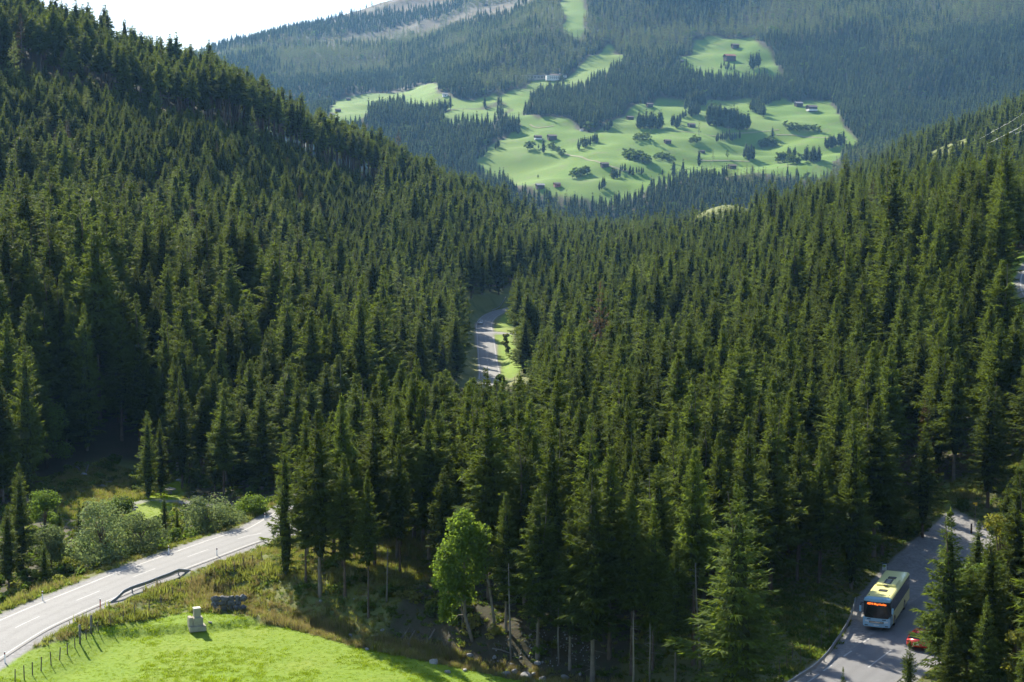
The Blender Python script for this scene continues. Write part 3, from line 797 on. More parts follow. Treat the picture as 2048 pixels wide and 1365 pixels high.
def scatter(name, pts, rot, scl, idx, coll, label, tilt=None):
    """one object that holds many plants, as instances on its points"""
    me = bpy.data.meshes.new(name)
    me.vertices.add(len(pts)); me.vertices.foreach_set("co", np.asarray(pts, np.float32).ravel())
    for nm, typ, dat in (("rotv", 'FLOAT_VECTOR', rot), ("sclv", 'FLOAT_VECTOR', scl), ("kind_i", 'INT', idx)):
        a = me.attributes.new(nm, typ, 'POINT')
        a.data.foreach_set("vector" if typ == 'FLOAT_VECTOR' else "value", np.asarray(dat, np.int32 if typ == 'INT' else np.float32).ravel())
    ob = link(name, me)
    ng = bpy.data.node_groups.new(name + "_nodes", 'GeometryNodeTree')
    ng.interface.new_socket("Geometry", in_out='INPUT', socket_type='NodeSocketGeometry')
    ng.interface.new_socket("Geometry", in_out='OUTPUT', socket_type='NodeSocketGeometry')
    gi = ng.nodes.new("NodeGroupInput"); go = ng.nodes.new("NodeGroupOutput")
    ci = ng.nodes.new("GeometryNodeCollectionInfo"); ci.inputs["Collection"].default_value = coll
    ci.inputs["Separate Children"].default_value = True; ci.inputs["Reset Children"].default_value = True
    iop = ng.nodes.new("GeometryNodeInstanceOnPoints"); iop.inputs["Pick Instance"].default_value = True
    def attr(nm, typ):
        a = ng.nodes.new("GeometryNodeInputNamedAttribute"); a.data_type = typ; a.inputs["Name"].default_value = nm
        return a.outputs["Attribute"]
    ng.links.new(gi.outputs[0], iop.inputs["Points"])
    ng.links.new(ci.outputs[0], iop.inputs["Instance"])
    ng.links.new(attr("kind_i", 'INT'), iop.inputs["Instance Index"])
    ng.links.new(attr("rotv", 'FLOAT_VECTOR'), iop.inputs["Rotation"])
    ng.links.new(attr("sclv", 'FLOAT_VECTOR'), iop.inputs["Scale"])
    ng.links.new(iop.outputs[0], go.inputs[0])
    md = ob.modifiers.new("plants", 'NODES'); md.node_group = ng
    return tag(ob, label, kind="stuff")

# ------------------------------------------------------------------ where the trees stand
def jitter_grid(y0, y1, sp, a0=-0.43, a1=0.43, seed=0):
    r = np.random.default_rng(seed)
    ys = np.arange(y0, y1, sp)
    out = []
    for i, y in enumerate(ys):
        xs = np.arange(a0 * y - 8, a1 * y + 8, sp) + (i % 2) * sp / 2
        out.append(np.stack([xs, np.full(len(xs), y)], 1))
    p = np.vstack(out)
    return p + r.uniform(-0.46, 0.46, p.shape) * sp

def keep_off(p):
    """free of roads, meadows and clearings"""
    x, y = p[:, 0], p[:, 1]
    k = np.ones(len(p), bool)
    m = y < 760
    xs, ys = x[m], y[m]
    d_1, _, sg = near_line(xs, ys, ROAD1)
    d_2, _, _ = near_line(xs, ys, ROAD2); d_3, _, s_3 = near_line(xs, ys, ROAD3)
    d_t, _, _ = near_line(xs, ys, TRACK); d_p, _, _ = near_line(xs, ys, PATH)
    d_g, _, s_g = near_line(xs, ys, GULLY)
    ok = (d_1 > 6.0) & (d_2 > 7.0) & (d_3 > 7) & (d_t > 3.5) & (d_p > 3.2)
    ok &= ~((d_1 < 7.5) & (ys > 395))
    ok &= ~((d_1 < 42) & (sg < 0) & (ys < 176) & (xs < -23))
    ok &= ~((s_g < 0) & (d_g < 25.9)) & ~((d_g < 4.5))
    for pl in (CLEARING, CLEAR_SUN, LAYBY, ROADSIDE, UPBANK, BUSVERGE, MEADOW): ok &= ~in_poly(xs, ys, pl)
    k[m] = ok
    for pl in (KNOLL, STRIP): k &= ~in_poly(x, y, pl)
    return k
# ------------------------------------------------------------------ roads
def asphalt_mat(name, c1, c2, rough=0.8):
    m, nt, nd, lk = new_mat(name)
    co = objco(nt)
    f1 = noise(nt, co, 0.35, 6); f2 = noise(nt, co, 14.0, 3); f3 = noise(nt, co, 1.6, 5)
    c = mix(nt, ramp(nt, f1, 0.35, 0.7), c1, c2)
    c = mix(nt, ramp(nt, f3, 0.55, 0.8), c, tuple(k * 0.78 for k in c2))
    la = N(nt, "ShaderNodeAttribute", attribute_name="lat")
    tr = math_n(nt, 'ABSOLUTE', math_n(nt, 'SUBTRACT', math_n(nt, 'ABSOLUTE', math_n(nt, 'SUBTRACT', math_n(nt, 'ABSOLUTE', la.outputs["Fac"]), 0.48)), 0.24))
    wear = math_n(nt, 'MULTIPLY', ramp(nt, tr, 0.14, 0.02), math_n(nt, 'MULTIPLY_ADD', f1, 0.5, 0.15))
    c = mix(nt, wear, c, tuple(k * 0.72 for k in c2))
    c = mix(nt, math_n(nt, 'MULTIPLY', ramp(nt, math_n(nt, 'ABSOLUTE', la.outputs["Fac"]), 0.9, 1.0), 0.6), c, (0.16, 0.15, 0.12))
    c = mix(nt, ramp(nt, f2, 0.4, 0.8), c, tuple(min(1, k * 1.25) for k in c1))
    b = N(nt, "ShaderNodeBsdfPrincipled", inp={"Roughness": rough}); b.inputs["Specular IOR Level"].default_value = 0.2
    lk.new(c, b.inputs["Base Color"])
    bp = N(nt, "ShaderNodeBump", inp={"Strength": 0.35, "Distance": 0.01}); lk.new(f2, bp.inputs["Height"]); lk.new(bp.outputs[0], b.inputs["Normal"])
    o = N(nt, "ShaderNodeOutputMaterial"); lk.new(b.outputs[0], o.inputs[0])
    return m
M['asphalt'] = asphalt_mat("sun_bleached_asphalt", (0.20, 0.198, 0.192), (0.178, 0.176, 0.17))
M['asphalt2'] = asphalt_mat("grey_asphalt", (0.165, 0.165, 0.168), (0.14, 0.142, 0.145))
M['paint'] = simple_mat("road_paint", (0.42, 0.415, 0.40), 0.75, var=0.06, scale=3.5, dirt=(0.235, 0.232, 0.226))

def ribbon(name, q, o0, o1, dz, mat, parent=None, i0=0, i1=None, nx=2, crown=0.0, drape=False):
    q = q[i0:i1]
    n = len(q); vs = []
    t = np.gradient(q[:, :2], axis=0); t /= np.linalg.norm(t, axis=1)[:, None]
    offs = np.linspace(o0, o1, nx)
    V = np.zeros((n, nx, 3))
    for k, o in enumerate(offs):
        V[:, k, 0] = q[:, 0] + t[:, 1] * o; V[:, k, 1] = q[:, 1] - t[:, 0] * o
        V[:, k, 2] = (H(V[:, k, 0], V[:, k, 1]) if drape else q[:, 2]) + dz - crown * (o / 3.2) ** 2
    ids = np.arange(n * nx).reshape(n, nx)
    f = np.stack([ids[:-1, :-1], ids[:-1, 1:], ids[1:, 1:], ids[1:, :-1]], -1).reshape(-1, 4)
    me = mesh_np(name, V.reshape(-1, 3), f, smooth=True)
    if nx > 2:
        a = me.attributes.new("lat", 'FLOAT', 'POINT'); a.data.foreach_set("value", np.tile(offs / max(abs(o0), abs(o1)), n).astype(np.float32))
    return link(name, me, mat, parent)

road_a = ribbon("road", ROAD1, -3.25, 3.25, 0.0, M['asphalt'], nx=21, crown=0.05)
tag(road_a, "sunlit valley road crossing behind the meadow and on into the forest", kind="structure")
ribbon("edge_line", ROAD1, -2.93, -2.81, -0.038, M['paint'], road_a); ribbon("edge_line", ROAD1, 2.81, 2.93, -0.038, M['paint'], road_a)
n1 = len(ROAD1)
i_ref = int(np.argmin(((ROAD1[:, :2] - W(27, 1258, z=-36.6)[:2]) ** 2).sum(1)))
per = 10
for s in range(i_ref % per, n1 - 6, per):
    if ROAD1[s, 1] < 190 or ROAD1[s, 1] > 385:
        ribbon("lane_dash", ROAD1, -0.06, 0.06, 0.005, M['paint'], road_a, s, s + 5)
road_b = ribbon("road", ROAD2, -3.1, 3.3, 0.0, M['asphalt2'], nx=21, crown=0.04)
tag(road_b, "shaded grey road with the bus and the lay-by", kind="structure")
E2 = offset_line(ROAD2, -2.95)
for a in range(0, 60, 1):
    pass
ie = len(edge_d)
for s in range(0, ie - 3, 5):
    ln = 5 if s < 14 else 3
    ribbon("edge_dash", E2, -0.09, 0.09, -0.025, M['paint'], road_b, s, min(s + ln + (0 if s < 14 else 0), len(E2)))
i_c = int(np.argmin(((ROAD2[:, :2] - W(1740, 1339, z=-38)[:2]) ** 2).sum(1)))
for s in range(i_c % 13, 75, 13):
    ribbon("lane_dash", ROAD2, -0.075, 0.075, 0.006, M['paint'], road_b, s, s + 7)
road_c = ribbon("road", ROAD3, -3.2, 3.2, 0.0, M['asphalt'], nx=5)
tag(road_c, "curve of road at the edge of the picture above the forest", kind="structure")
ribbon("edge_line", ROAD3, -2.9, -2.65, 0.006, M['paint'], road_c); ribbon("edge_line", ROAD3, 2.65, 2.9, 0.006, M['paint'], road_c)

M['meadow_track'] = simple_mat("mown_track", (0.21, 0.22, 0.085), 0.9, var=0.1, scale=0.1)
for pts in ([(1552,270),(1600,273),(1650,276),(1700,280)], [(1340,263),(1400,268),(1450,270),(1500,266),(1560,259)], [(1130,309),(1165,316),(1205,328),(1260,345)], [(1060,250),(1075,256),(1110,252)], [(1400,321),(1440,322),(1500,324)]):
    q = dense(GP(pts, FAR0, 3500), 4.0)
    pth = ribbon("path", q, -2.0, 2.0, 0.5, M['meadow_track'], drape=True)
    tag(pth, "faint farm track crossing the far meadows", kind="structure")
EDGE_PX = np.array([-200, 0, 130, 300, 420, 500, 560, 650, 720, 800, 900, 1000]); EDGE_PY = np.array([110, 158, 195, 243, 266, 290, 304, 345, 368, 398, 432, 455])
MANUAL = []   # near trees that can be picked out: photo column, row of the foot, row of the tip, kind, width factor, label
def mt(px, foot, tip, kind, wid, label, y=None, z=None, group=None): MANUAL.append((px, foot, tip, kind, wid, label, y, z, group))
mt(572, 1152, 866, 7, 0.80, "dense dark spruce with branches to the ground where the wood meets the road")
mt(640, 1192, 816, 3, 1.0, "tall spruce with bare lower trunk at the corner of the wood above the stone culvert")
mt(612, 1166, 900, 4, 0.85, "spruce half hidden between the corner tree and the dense roadside spruce")
mt(737, 1236, 938, 5, 0.7, "spruce whose pale bare trunk stands lowest on the bank left of the maple")
mt(690, 1196, 905, 4, 0.95, "spruce with brownish lower branches behind the lowest pale trunk")
mt(800, 1150, 868, 4, 0.8, "tall spruce left of the bright green maple")
mt(885, 1105, 905, 3, 0.9, "spruce standing directly behind the bright green maple")
mt(1012, 1262, 985, 3, 1.0, "spruce right of the bright green maple, above the leaning dead trunk")
mt(1075, 1318, 975, 6, 1.1, "broad spruce at the foot of the bank, second right of the maple")
mt(1185, 1372, 936, 3, 1.15, "large spruce with hanging green branches, front of the wood in the middle")
mt(1140, 1340, 1010, 3, 0.9, "spruce close left of the large one with hanging branches")
mt(1262, 1350, 985, 5, 0.85, "slender spruce with a long bare trunk right of the large hanging one")
mt(1305, 1345, 1005, 4, 0.8, "thin spruce between two bare trunks in the front of the wood")
mt(1386, 1330, 893, 5, 0.9, "tall narrow spruce with olive top and bare trunk beside the broad bright spruce")
mt(1350, 1372, 1080, 6, 0.8, "short spruce in front of the narrow olive-topped one")
mt(1472, 1412, 966, 7, 1.38, "very broad bright green spruce with three tips and branches to the ground")
mt(1540, 1190, 800, 2, 1.0, "dark spruce rising behind the very broad bright green one")
mt(1640, 1150, 870, 4, 1.0, "spruce at the edge of the wood left of the bus stop sign, trunk in view")
mt(1700, 1120, 812, 4, 1.05, "tall spruce above the lay-by with several bare trunks beside it")
mt(1762, 1095, 850, 5, 1.0, "spruce above the lay-by right of the tallest one")
mt(1845, 1075, 845, 2, 1.1, "brownish spruce at the end of the gravel lay-by")
mt(1893, 1345, 1015, 1, 1.2, "spruce with drooping arms right of the bus, hiding the red car", z=-36.6)
mt(1975, 1330, 1050, 0, 1.1, "spruce behind the one with drooping arms, right of the bus", z=-35.6)
mt(1945, 1395, 1140, 2, 1.1, "leafy-looking spruce low in the corner below the yellowing tree", y=118)
mt(2030, 1260, 930, 1, 1.1, "dark spruce at the edge of the picture above the yellowing tree", z=-34)
mt(1814, 1520, 1280, 0, 1.0, "young bright spruce in front of the red car", y=101)
mt(1683, 1520, 1333, 0, 0.6, "slim tip of a small spruce in front of the asphalt", y=100)
mt(2046, 1500, 1262, 0, 1.0, "bright young spruce cut by the corner of the picture", y=104)
mt(43, 1155, 925, 0, 1.0, "light green spruce standing free beside the road bend at the edge of the picture", y=158)
mt(18, 1190, 1010, 2, 1.1, "dark spruce beside the road, left of the light green one", y=151)
mt(90, 1172, 1080, 7, 1.0, "short bushy spruce beside the road right of the light green one", y=153)
mt(297, 1000, 820, 7, 0.95, "two-tipped dense spruce standing on the sunlit clearing", y=212)
mt(322, 992, 838, 0, 0.85, "slim spruce touching the dense one on the sunlit clearing", y=215)
mt(160, 1095, 1000, 1, 0.9, "young dark spruce among the grey willows beside the road", y=170)
mt(212, 1140, 1055, 7, 0.8, "small dark conical spruce in front of the grey willow bush", y=160)
mt(330, 1100, 985, 2, 0.75, "young spruce between the grey willow bushes and the clearing", y=176)
mt(355, 1092, 1010, 0, 0.7, "small spruce touching the round willow bush at the road", y=174)
mt(120, 1100, 1010, 0, 0.9, "young spruce behind the roadside willows near the edge of the picture", y=171)
mt(365, 995, 745, 2, 0.9, "tall spruce at the front corner of the wood beyond the clearing", y=222)
mt(430, 1008, 842, 2, 1.1, "broad dark spruce in front of the wood beyond the path", y=217)
mt(495, 1004, 845, 1, 1.1, "dark spruce in front of the wood beyond the path, next to the road", y=219)
mt(1030, 690, 545, 2, 1.0, "tall dark spruce beside the bend of the far road", y=540)
mt(975, 830, 733, 1, 0.55, "spruce whose tip stands in front of the far road", y=350)

for a in ((1932, 1400, 1120, 2, 1.2, "spruce low on the bank directly right of the drooping one", 117), (1998, 1395, 1135, 0, 1.2, "spruce in the corner below the yellowing tree", 120), (2040, 1330, 1090, 1, 1.2, "spruce cut by the picture edge beside the corner trees", 127),
          (1952, 1255, 1040, 1, 1.2, "spruce on the bank just left of the yellowing tree", 139), (2010, 1185, 965, 2, 1.2, "spruce behind the yellowing tree on the bank", 150), (1898, 1440, 1225, 0, 1.1, "bushy spruce in front of the drooping one at the road edge", 111),
          (2045, 1140, 900, 0, 1.2, "upper spruce at the picture edge above the bank", 158), (1968, 1430, 1190, 7, 1.0, "bright bushy spruce at the lower corner", 110)):
    mt(a[0], a[1], a[2], a[3], a[4], a[5], y=a[6])
def base_of(px, foot, y, z):
    if y is not None:
        e = float(e_of(foot)); x = (px - 1024) / F_PX * y * (ct - e * st)
        return np.array((x, y, float(H(x, y))))
    if z is not None:
        p = W(px, foot, z=z); p[2] = float(H(p[0], p[1])); return p
    return G(px, foot, 90, 700)
man = []
for (px, foot, tip, kind, wid, label, y, z, group) in MANUAL:
    b = base_of(px, foot, y, z)
    top = W(px, tip, y=b[1])
    man.append((b, max(3.0, top[2] - b[2]), kind, wid, label))
man_xy = np.array([m[0][:2] for m in man]); man_h = np.array([m[1] for m in man])

segs = []
for (y0, y1, sp, sd) in ((100, 175, 4.7, 1), (175, 260, 5.6, 12), (260, 430, 7.2, 11), (430, 700, 8.4, 2), (700, 1330, 8.4, 3)):
    p = jitter_grid(y0, y1, sp, a1=0.55 if y0 < 300 else 0.45, seed=sd)
    segs.append(p[keep_off(p)])
pm = np.vstack(segs)
mx_, my_ = project(pm[:, 0], pm[:, 1], H(pm[:, 0], pm[:, 1])); me_ = np.interp(mx_, EDGE_PX, EDGE_PY)
isy = (mx_ < 760) & (my_ >= me_) & (my_ < me_ + 190) & (pm[:, 1] > 400)
py_ = jitter_grid(400, 760, 4.7, -0.43, 0.0, seed=9); py_ = py_[keep_off(py_)]
mx_, my_ = project(py_[:, 0], py_[:, 1], H(py_[:, 0], py_[:, 1])); me_ = np.interp(mx_, EDGE_PX, EDGE_PY)
py_ = py_[(mx_ < 760) & (my_ >= me_) & (my_ < me_ + 190)]
p = np.vstack([pm[~isy], py_])
x, y = p[:, 0], p[:, 1]; z = H(x, y)
gpx, gpy = project(x, y, z)
r4 = np.random.default_rng(44)
h = 20.5 + r4.normal(0, 3.6, len(p))
nw = (y < 260) & (gpx > 540)
h[nw] = 17.8 + r4.normal(0, 2.0, nw.sum())
left_hill = (y > 250) & (gpx < 1000) & (near_line(x, y, ROAD1)[0] > 0) & (gpy > np.interp(gpx, EDGE_PX, EDGE_PY))
ed = np.interp(gpx, EDGE_PX, EDGE_PY)
tall = (gpx < 1010) & (gpy < ed) & (y > 430)
young = (gpx < 760) & (gpy >= ed) & (gpy < ed + 190) & (y > 400)
h[left_hill] = 21.5 + r4.normal(0, 3.8, left_hill.sum())
h[left_hill & (y < 340)] += 5.0
h[young] = 12.0 + r4.normal(0, 2.0, young.sum())
h[young & (gpy < ed + 40)] *= 0.84
h[tall] = 27.0 + r4.normal(0, 2.0, tall.sum())
h *= 1 + np.where(nw, 0.08, 0.22) * fbm(x, y, 40, 2, 77)
h *= np.where(r4.random(len(p)) < 0.13, r4.uniform(0.5, 0.75, len(p)), 1.0)
side = x - np.interp(y, ROAD1[20:, 1], ROAD1[20:, 0])
low = (side > -8) & (gpx < 1075) & (y > 205) & (y < 400)
cap = y * e_of(752 + r4.uniform(-12, 18, len(p))) - z
h = np.where(low & (h > cap), cap, h)
knf = in_poly(x, y, KNOLL_LOW)
h[knf] *= np.where(y[knf] > 960, 0.0, 0.42)
stl = in_poly(x, y, STRIP_LOW)
h[stl] = 0
# keep-outs
ok = (h > 6.5) & ((y > 113) | (gpx > 2080))
ok &= ~((near_line(x, y, ROAD1)[2] > 0) & (near_line(x, y, ROAD1)[0] < 25.9) & (y < 212))
ok &= ~((y < 207) & (x < -22) & (gpx < 545))
ok &= ~((y < 160) & (x < -60))
d2r, _, s2r = near_line(x, y, ROAD2)
ok &= ~((d2r < 26) & (s2r > 0) & (y < 146) & (d2r < 16))           # open verge behind the guardrail
ok &= ~((y < 128) & (x > 18) & (gpx < 2050))
ok &= ~((s2r < 0) & (d2r < 25.9) & (y < 134) & (gpx < 2050))
mpl = G(946, 1282, 95, 200)
qx, qy = x - (mpl[0] - 1.2), y - mpl[1]
al, la = qx * math.sin(SUN_AZ) + qy * math.cos(SUN_AZ), np.abs(qx * math.cos(SUN_AZ) - qy * math.sin(SUN_AZ))
ok &= ~((al > -3) & (al < 15) & (la < 3.6))
dm = np.sqrt(((p[:, None, :] - man_xy[None]) ** 2).sum(-1)).min(1)
ok &= dm > 2.7
# the road must stay in sight
ok &= ~((np.abs(gpx - 980) < np.where(y < 330, 80, 50)) & (y > 190) & (y < 470) & (z + h > y * e_of(752)))
ok &= ~((gpx > 945) & (gpx < 1040) & (y > 420) & (y < 620) & (near_line(x, y, ROAD1)[0] < 8))
front = (gpx > 985) & (gpx < 1035) & (y > 440) & (y < 505); ok &= ~front
ok &= ~((gpx > 2008) & (gpx < 2150) & (y > 175) & (y < 275) & (z + h > y * e_of(600)))
ok &= ~((gpx > 1900) & (gpx < 1990) & (y > 128) & (y < 165))
# behind the crests nothing shows
LGs = np.log(y)
emax = np.maximum.accumulate(Z / Y2, axis=0)
fi = np.clip((LGs - L0) / (L1 - L0) * (NL - 1), 0, NL - 1).astype(int); fj = np.clip((x / y - A0) / (A1 - A0) * (NA - 1), 0, NA - 1).astype(int)
ok &= (z + h) / y > emax[np.maximum(fi - 3, 0), fj] - 0.004
p, x, y, z, h, gpx, gpy = (a[ok] for a in (p, x, y, z, h, gpx, gpy)); tall, young = tall[ok], young[ok]
nT = len(p)
fr = near_line(x, y, GULLY)[0]
kind = r4.integers(0, 3, nT)
interior = (y < 260) & (r4.random(nT) < 0.75)
kind[interior] = r4.integers(3, 7, interior.sum())
kind[(y < 260) & (r4.random(nT) < 0.06)] = 7
wid = r4.uniform(1.15, 1.8, nT) * np.where(y > 260, 1.2, np.where(y > 175, 1.02, 0.88)) * np.clip((19.0 / h) ** 0.5, 0.85, 1.35)
rot = r4.uniform(0, 6.283, nT)

# which trees show largest in the photo: front to back over a coarse picture
GW, GH = 512, 342
vis = np.zeros(nT + len(man), int)
allx = np.concatenate([x, man_xy[:, 0]]); ally = np.concatenate([y, man_xy[:, 1]])
allz = np.concatenate([z, [m[0][2] for m in man]]); allh = np.concatenate([h, man_h])
order = np.argsort(ally)
buf = np.zeros((GH, GW), bool)
bx_, by_ = project(allx, ally, allz); tx_, ty_ = project(allx, ally, allz + allh)
hw_ = 0.16 * allh * F_PX / ally
for k in order:
    if ally[k] > 620: break
    r0, r1 = int(ty_[k] / 4), int(by_[k] / 4)
    for rr in range(max(0, r0), min(GH - 1, r1) + 1):
        t = (rr - r0 + 0.5) / max(1, r1 - r0)
        wpx = hw_[k] * min(1, t * 1.1) * 0.85
        c0, c1 = int((bx_[k] - wpx) / 4), int((bx_[k] + wpx) / 4) + 1
        c0, c1 = max(0, c0), min(GW, c1)
        if c1 > c0:
            vis[k] += int((~buf[rr, c0:c1]).sum()); buf[rr, c0:c1] = True
n_ind = 300 - len(man)
cand = np.argsort(-vis[:nT])[:n_ind]
ind = np.zeros(nT, bool); ind[cand] = True; ind &= vis[:nT] > 0

def place_spruce(b, hh, kd, wd, rz, label, group, crown_mat=None, tilt=(0, 0)):
    e = thing("spruce_tree", b, label, "tree", rz, group)
    s = hh / 20.0
    e.scale = (s * wd, s * wd, s)
    e.rotation_euler = (tilt[0], tilt[1], rz)
    c = link("crown", NEAR[kd][0], None, e); t = link("trunk", NEAR[kd][1], None, e)
    return e

LAND = [(430, 900, "the wood beyond the clearing"), (300, 900, "the dense spruce on the clearing"), (640, 900, "the corner of the wood above the culvert"), (737, 1020, "the lowest pale trunk"), (915, 1080, "the bright green maple"),
        (1075, 1060, "the broad spruce at the foot of the bank"), (1185, 1010, "the large hanging spruce"), (1386, 960, "the narrow olive-topped spruce"), (1472, 1060, "the very broad bright spruce"), (1640, 950, "the bus stop sign trees"),
        (1700, 900, "the tallest tree above the lay-by"), (1845, 930, "the brownish spruce at the lay-by end"), (1960, 1120, "the yellowing tree"), (2010, 560, "the road curve at the picture edge"), (1030, 600, "the bend of the far road"),
        (975, 760, "the spot where the far road vanishes"), (1413, 650, "the yellowing tree in the forest gap"), (1100, 720, "the light green trees by the far road"), (700, 780, "the back edge of the front wood"), (520, 780, "the back corner of the roadside wood"),
        (250, 600, "the middle of the shaded slope"), (80, 600, "the picture edge on the shaded slope"), (60, 850, "the leafy trees under the slope"), (600, 620, "the shaded slope left of the far road"), (1750, 680, "the leafy tree sunk in the right slope"), (1958, 630, "the round green tree below the road curve"), (1250, 800, "the centre of the front wood"), (1550, 820, "the spruce behind the very broad one")]
ORD = ["nearest", "second", "third", "fourth", "fifth", "sixth", "seventh", "eighth", "ninth", "tenth", "eleventh", "twelfth"]
seen_count = {}
def where_label(px_, py_, size):
    d = [((px_ - a) ** 2 + (py_ - b) ** 2, i) for i, (a, b, _) in enumerate(LAND)]
    i = min(d)[1]; a, b, ph = LAND[i]
    rel = ("left of" if px_ < a - 25 else "right of" if px_ > a + 25 else "behind" if py_ < b else "below")
    key = (i, rel, size); n = seen_count[key] = seen_count.get(key, 0) + 1
    o = ORD[n - 1] if n <= len(ORD) else ordinal(n - 1)
    return o + " " + size + "spruce " + rel + " " + ph
for (b, hh, kd, wd, label) in man:
    place_spruce(b, hh, kd, wd * 1.3, random.uniform(0, 6.28), label, "named front spruces")
tpx, tpy = project(x, y, z + h)
mid_py = tpy * 0.7 + gpy * 0.3
ii = np.flatnonzero(ind)
dl = np.array([min((gpx[k] - a) ** 2 + (mid_py[k] - b) ** 2 for a, b, _ in LAND) for k in ii])
for k in ii[np.argsort(dl)]:
    size = "tall " if h[k] > 22 else ("short " if h[k] < 17 else ("bare-stemmed " if kind[k] in (4, 5) else ""))
    place_spruce((x[k], y[k], z[k] - 0.1), h[k], int(kind[k]), wid[k], rot[k], where_label(gpx[k], mid_py[k], size), "spruces of the near woods")

rest = ~ind
def scat(name, sel, coll, nk, label, kinds=None):
    n = int(sel.sum()); s = h[sel] / 20
    rv = np.stack([np.zeros(n), np.zeros(n), rot[sel]], 1)
    sv = np.stack([s * wid[sel], s * wid[sel], s], 1)
    ki = kinds if kinds is not None else r4.integers(0, nk, n)
    return scatter(name, np.stack([x[sel], y[sel], z[sel] - 0.1], 1), rv, sv, ki, coll, label)
sA = rest & (y < 300)
scat("valley_forest", sA, C_NEAR, 8, "spruce wood filling the valley floor between the roads", kind[sA])
sB = rest & (y >= 300) & (y < 700)
kb = np.where(tall[sB], r4.integers(6, 8, sB.sum()), r4.integers(0, 6, sB.sum()))
u_ = r4.random(len(kb)); kb = np.where(u_ < 0.018, 8, np.where(u_ < 0.032, 9, np.where(u_ < 0.042, 10, kb)))
scat("slope_forest", sB, C_MID, 8, "spruce forest on the slopes either side of the far road", kb)
sC = rest & (y >= 700)
kc = np.where(tall[sC], r4.integers(2, 4, sC.sum()), r4.integers(0, 2, sC.sum()))
kc = np.where(r4.random(len(kc)) < 0.02, 4, kc)
scat("ridge_forest", sC, C_LOW, 4, "spruce forest along the crests before the far valley", kc)

# ---- far mountain
pf = np.vstack([jitter_grid(1800, 3150, 8.2, -0.30, 0.42, 5), jitter_grid(3150, 3900, 9.5, -0.30, 0.40, 6), jitter_grid(3900, 5000, 12, -0.26, 0.06, 7)])
xf, yf = pf[:, 0], pf[:, 1]; zf = H(xf, yf)
hf = 20 + r4.normal(0, 4.5, len(pf))
k = cover_at(xf, yf, 0) < 0.3
k &= r4.random(len(pf)) > 0.93 * cover_at(xf, yf, 3)
dens = fbm(xf, yf, 170, 3, 91)
k &= (dens > -0.36) | (r4.random(len(pf)) < 0.35)
fi = np.clip((np.log(yf) - L0) / (L1 - L0) * (NL - 1), 0, NL - 1).astype(int); fj = np.clip((xf / yf - A0) / (A1 - A0) * (NA - 1), 0, NA - 1).astype(int)
k &= (zf + hf) / yf > emax[np.maximum(fi - 2, 0), fj] - 0.003
fx_, fy_ = project(xf, yf, zf + hf)
ux_, uy_ = project(xf, yf, zf + 0.45 * hf)
for fp in FIELDS_PIX: k &= ~(in_poly(fx_, fy_ - 9, fp) & in_poly(ux_, uy_, fp))
k &= (fy_ > -60) & (fx_ > -60) & (fx_ < 2150)
xf, yf, zf, hf = xf[k], yf[k], zf[k], hf[k]
larchy = fbm(xf, yf, 260, 3, 95) + 0.35 * (r4.random(len(xf)) - 0.5) + np.clip((zf - 330) / 900, 0, 0.2)
kf = np.where(larchy > 0.24, 3, r4.integers(0, 3, len(xf)))
kf[(r4.random(len(xf)) < 0.02)] = 4
hf[kf == 4] *= 0.6
sf = hf / 20
scatter("mountain_forest", np.stack([xf, yf, zf - 0.3], 1), np.stack([np.zeros(len(xf))] * 2 + [r4.uniform(0, 6.28, len(xf))], 1), np.stack([sf * 1.5, sf * 1.5, sf], 1), kf, C_FAR, "hazy conifer forest on the far mountain slopes")
print("TREES near", nT, "ind", ind.sum(), "A", sA.sum(), "B", sB.sum(), "C", sC.sum(), "far", len(xf))
# ------------------------------------------------------------------ street furniture
def guardrail(line, label, post_step, term0=True, term1=True):
    """line: beam line on the ground (x, y, z)"""
    e = thing("guardrail", line[0], label, "guardrail")
    q = line - line[0]
    prof = [(0.0, 0.38), (0.07, 0.43), (0.07, 0.50), (0.0, 0.565), (0.07, 0.63), (0.07, 0.70), (0.0, 0.75)]
    t = np.gradient(q[:, :2], axis=0); t /= np.linalg.norm(t, axis=1)[:, None]
    n = len(q); drop = np.zeros(n)
    s = np.concatenate([[0], np.cumsum(np.linalg.norm(np.diff(q[:, :2], axis=0), axis=1))])
    if term0: drop = np.maximum(drop, 0.72 * np.clip(1 - s / 2.6, 0, 1))
    if term1: drop = np.maximum(drop, 0.72 * np.clip(1 - (s[-1] - s) / 2.6, 0, 1))
    V = []
    for o, zz in prof + [(a - 0.012, b) for a, b in prof[::-1]]:
        V.append(np.stack([q[:, 0] - t[:, 1] * o, q[:, 1] + t[:, 0] * o, q[:, 2] + zz - drop], 1))
    m = len(V); V = np.stack(V, 1)
    ids = np.arange(n * m).reshape(n, m); nxt = np.roll(ids, -1, 1)
    f = np.stack([ids[:-1], nxt[:-1], nxt[1:], ids[1:]], -1).reshape(-1, 4)
    link("beam", mesh_np("beam", V.reshape(-1, 3), f, smooth=False), M['galv'], e)
    post = None
    for sp in np.arange(2.6 if term0 else 0.5, s[-1] - (2.3 if term1 else 0), post_step):
        k = int(np.argmin(np.abs(s - sp)))
        ang = math.atan2(t[k, 1], t[k, 0])
        if post is None:
            mb = MB().box((0, -0.10, 0.15), (0.13, 0.02, 1.1)).box((0.055, -0.06, 0.15), (0.02, 0.06, 1.1)).box((-0.055, -0.06, 0.15), (0.02, 0.06, 1.1)).box((0, -0.035, 0.58), (0.12, 0.06, 0.2))
            post = mb.build("post", M['galv'], e); o = post
        else:
            o = bpy.data.objects.new("post", post.data); COL.objects.link(o); o.parent = e
        o.location = tuple(q[k]); o.rotation_euler = (0, 0, ang)
    return e

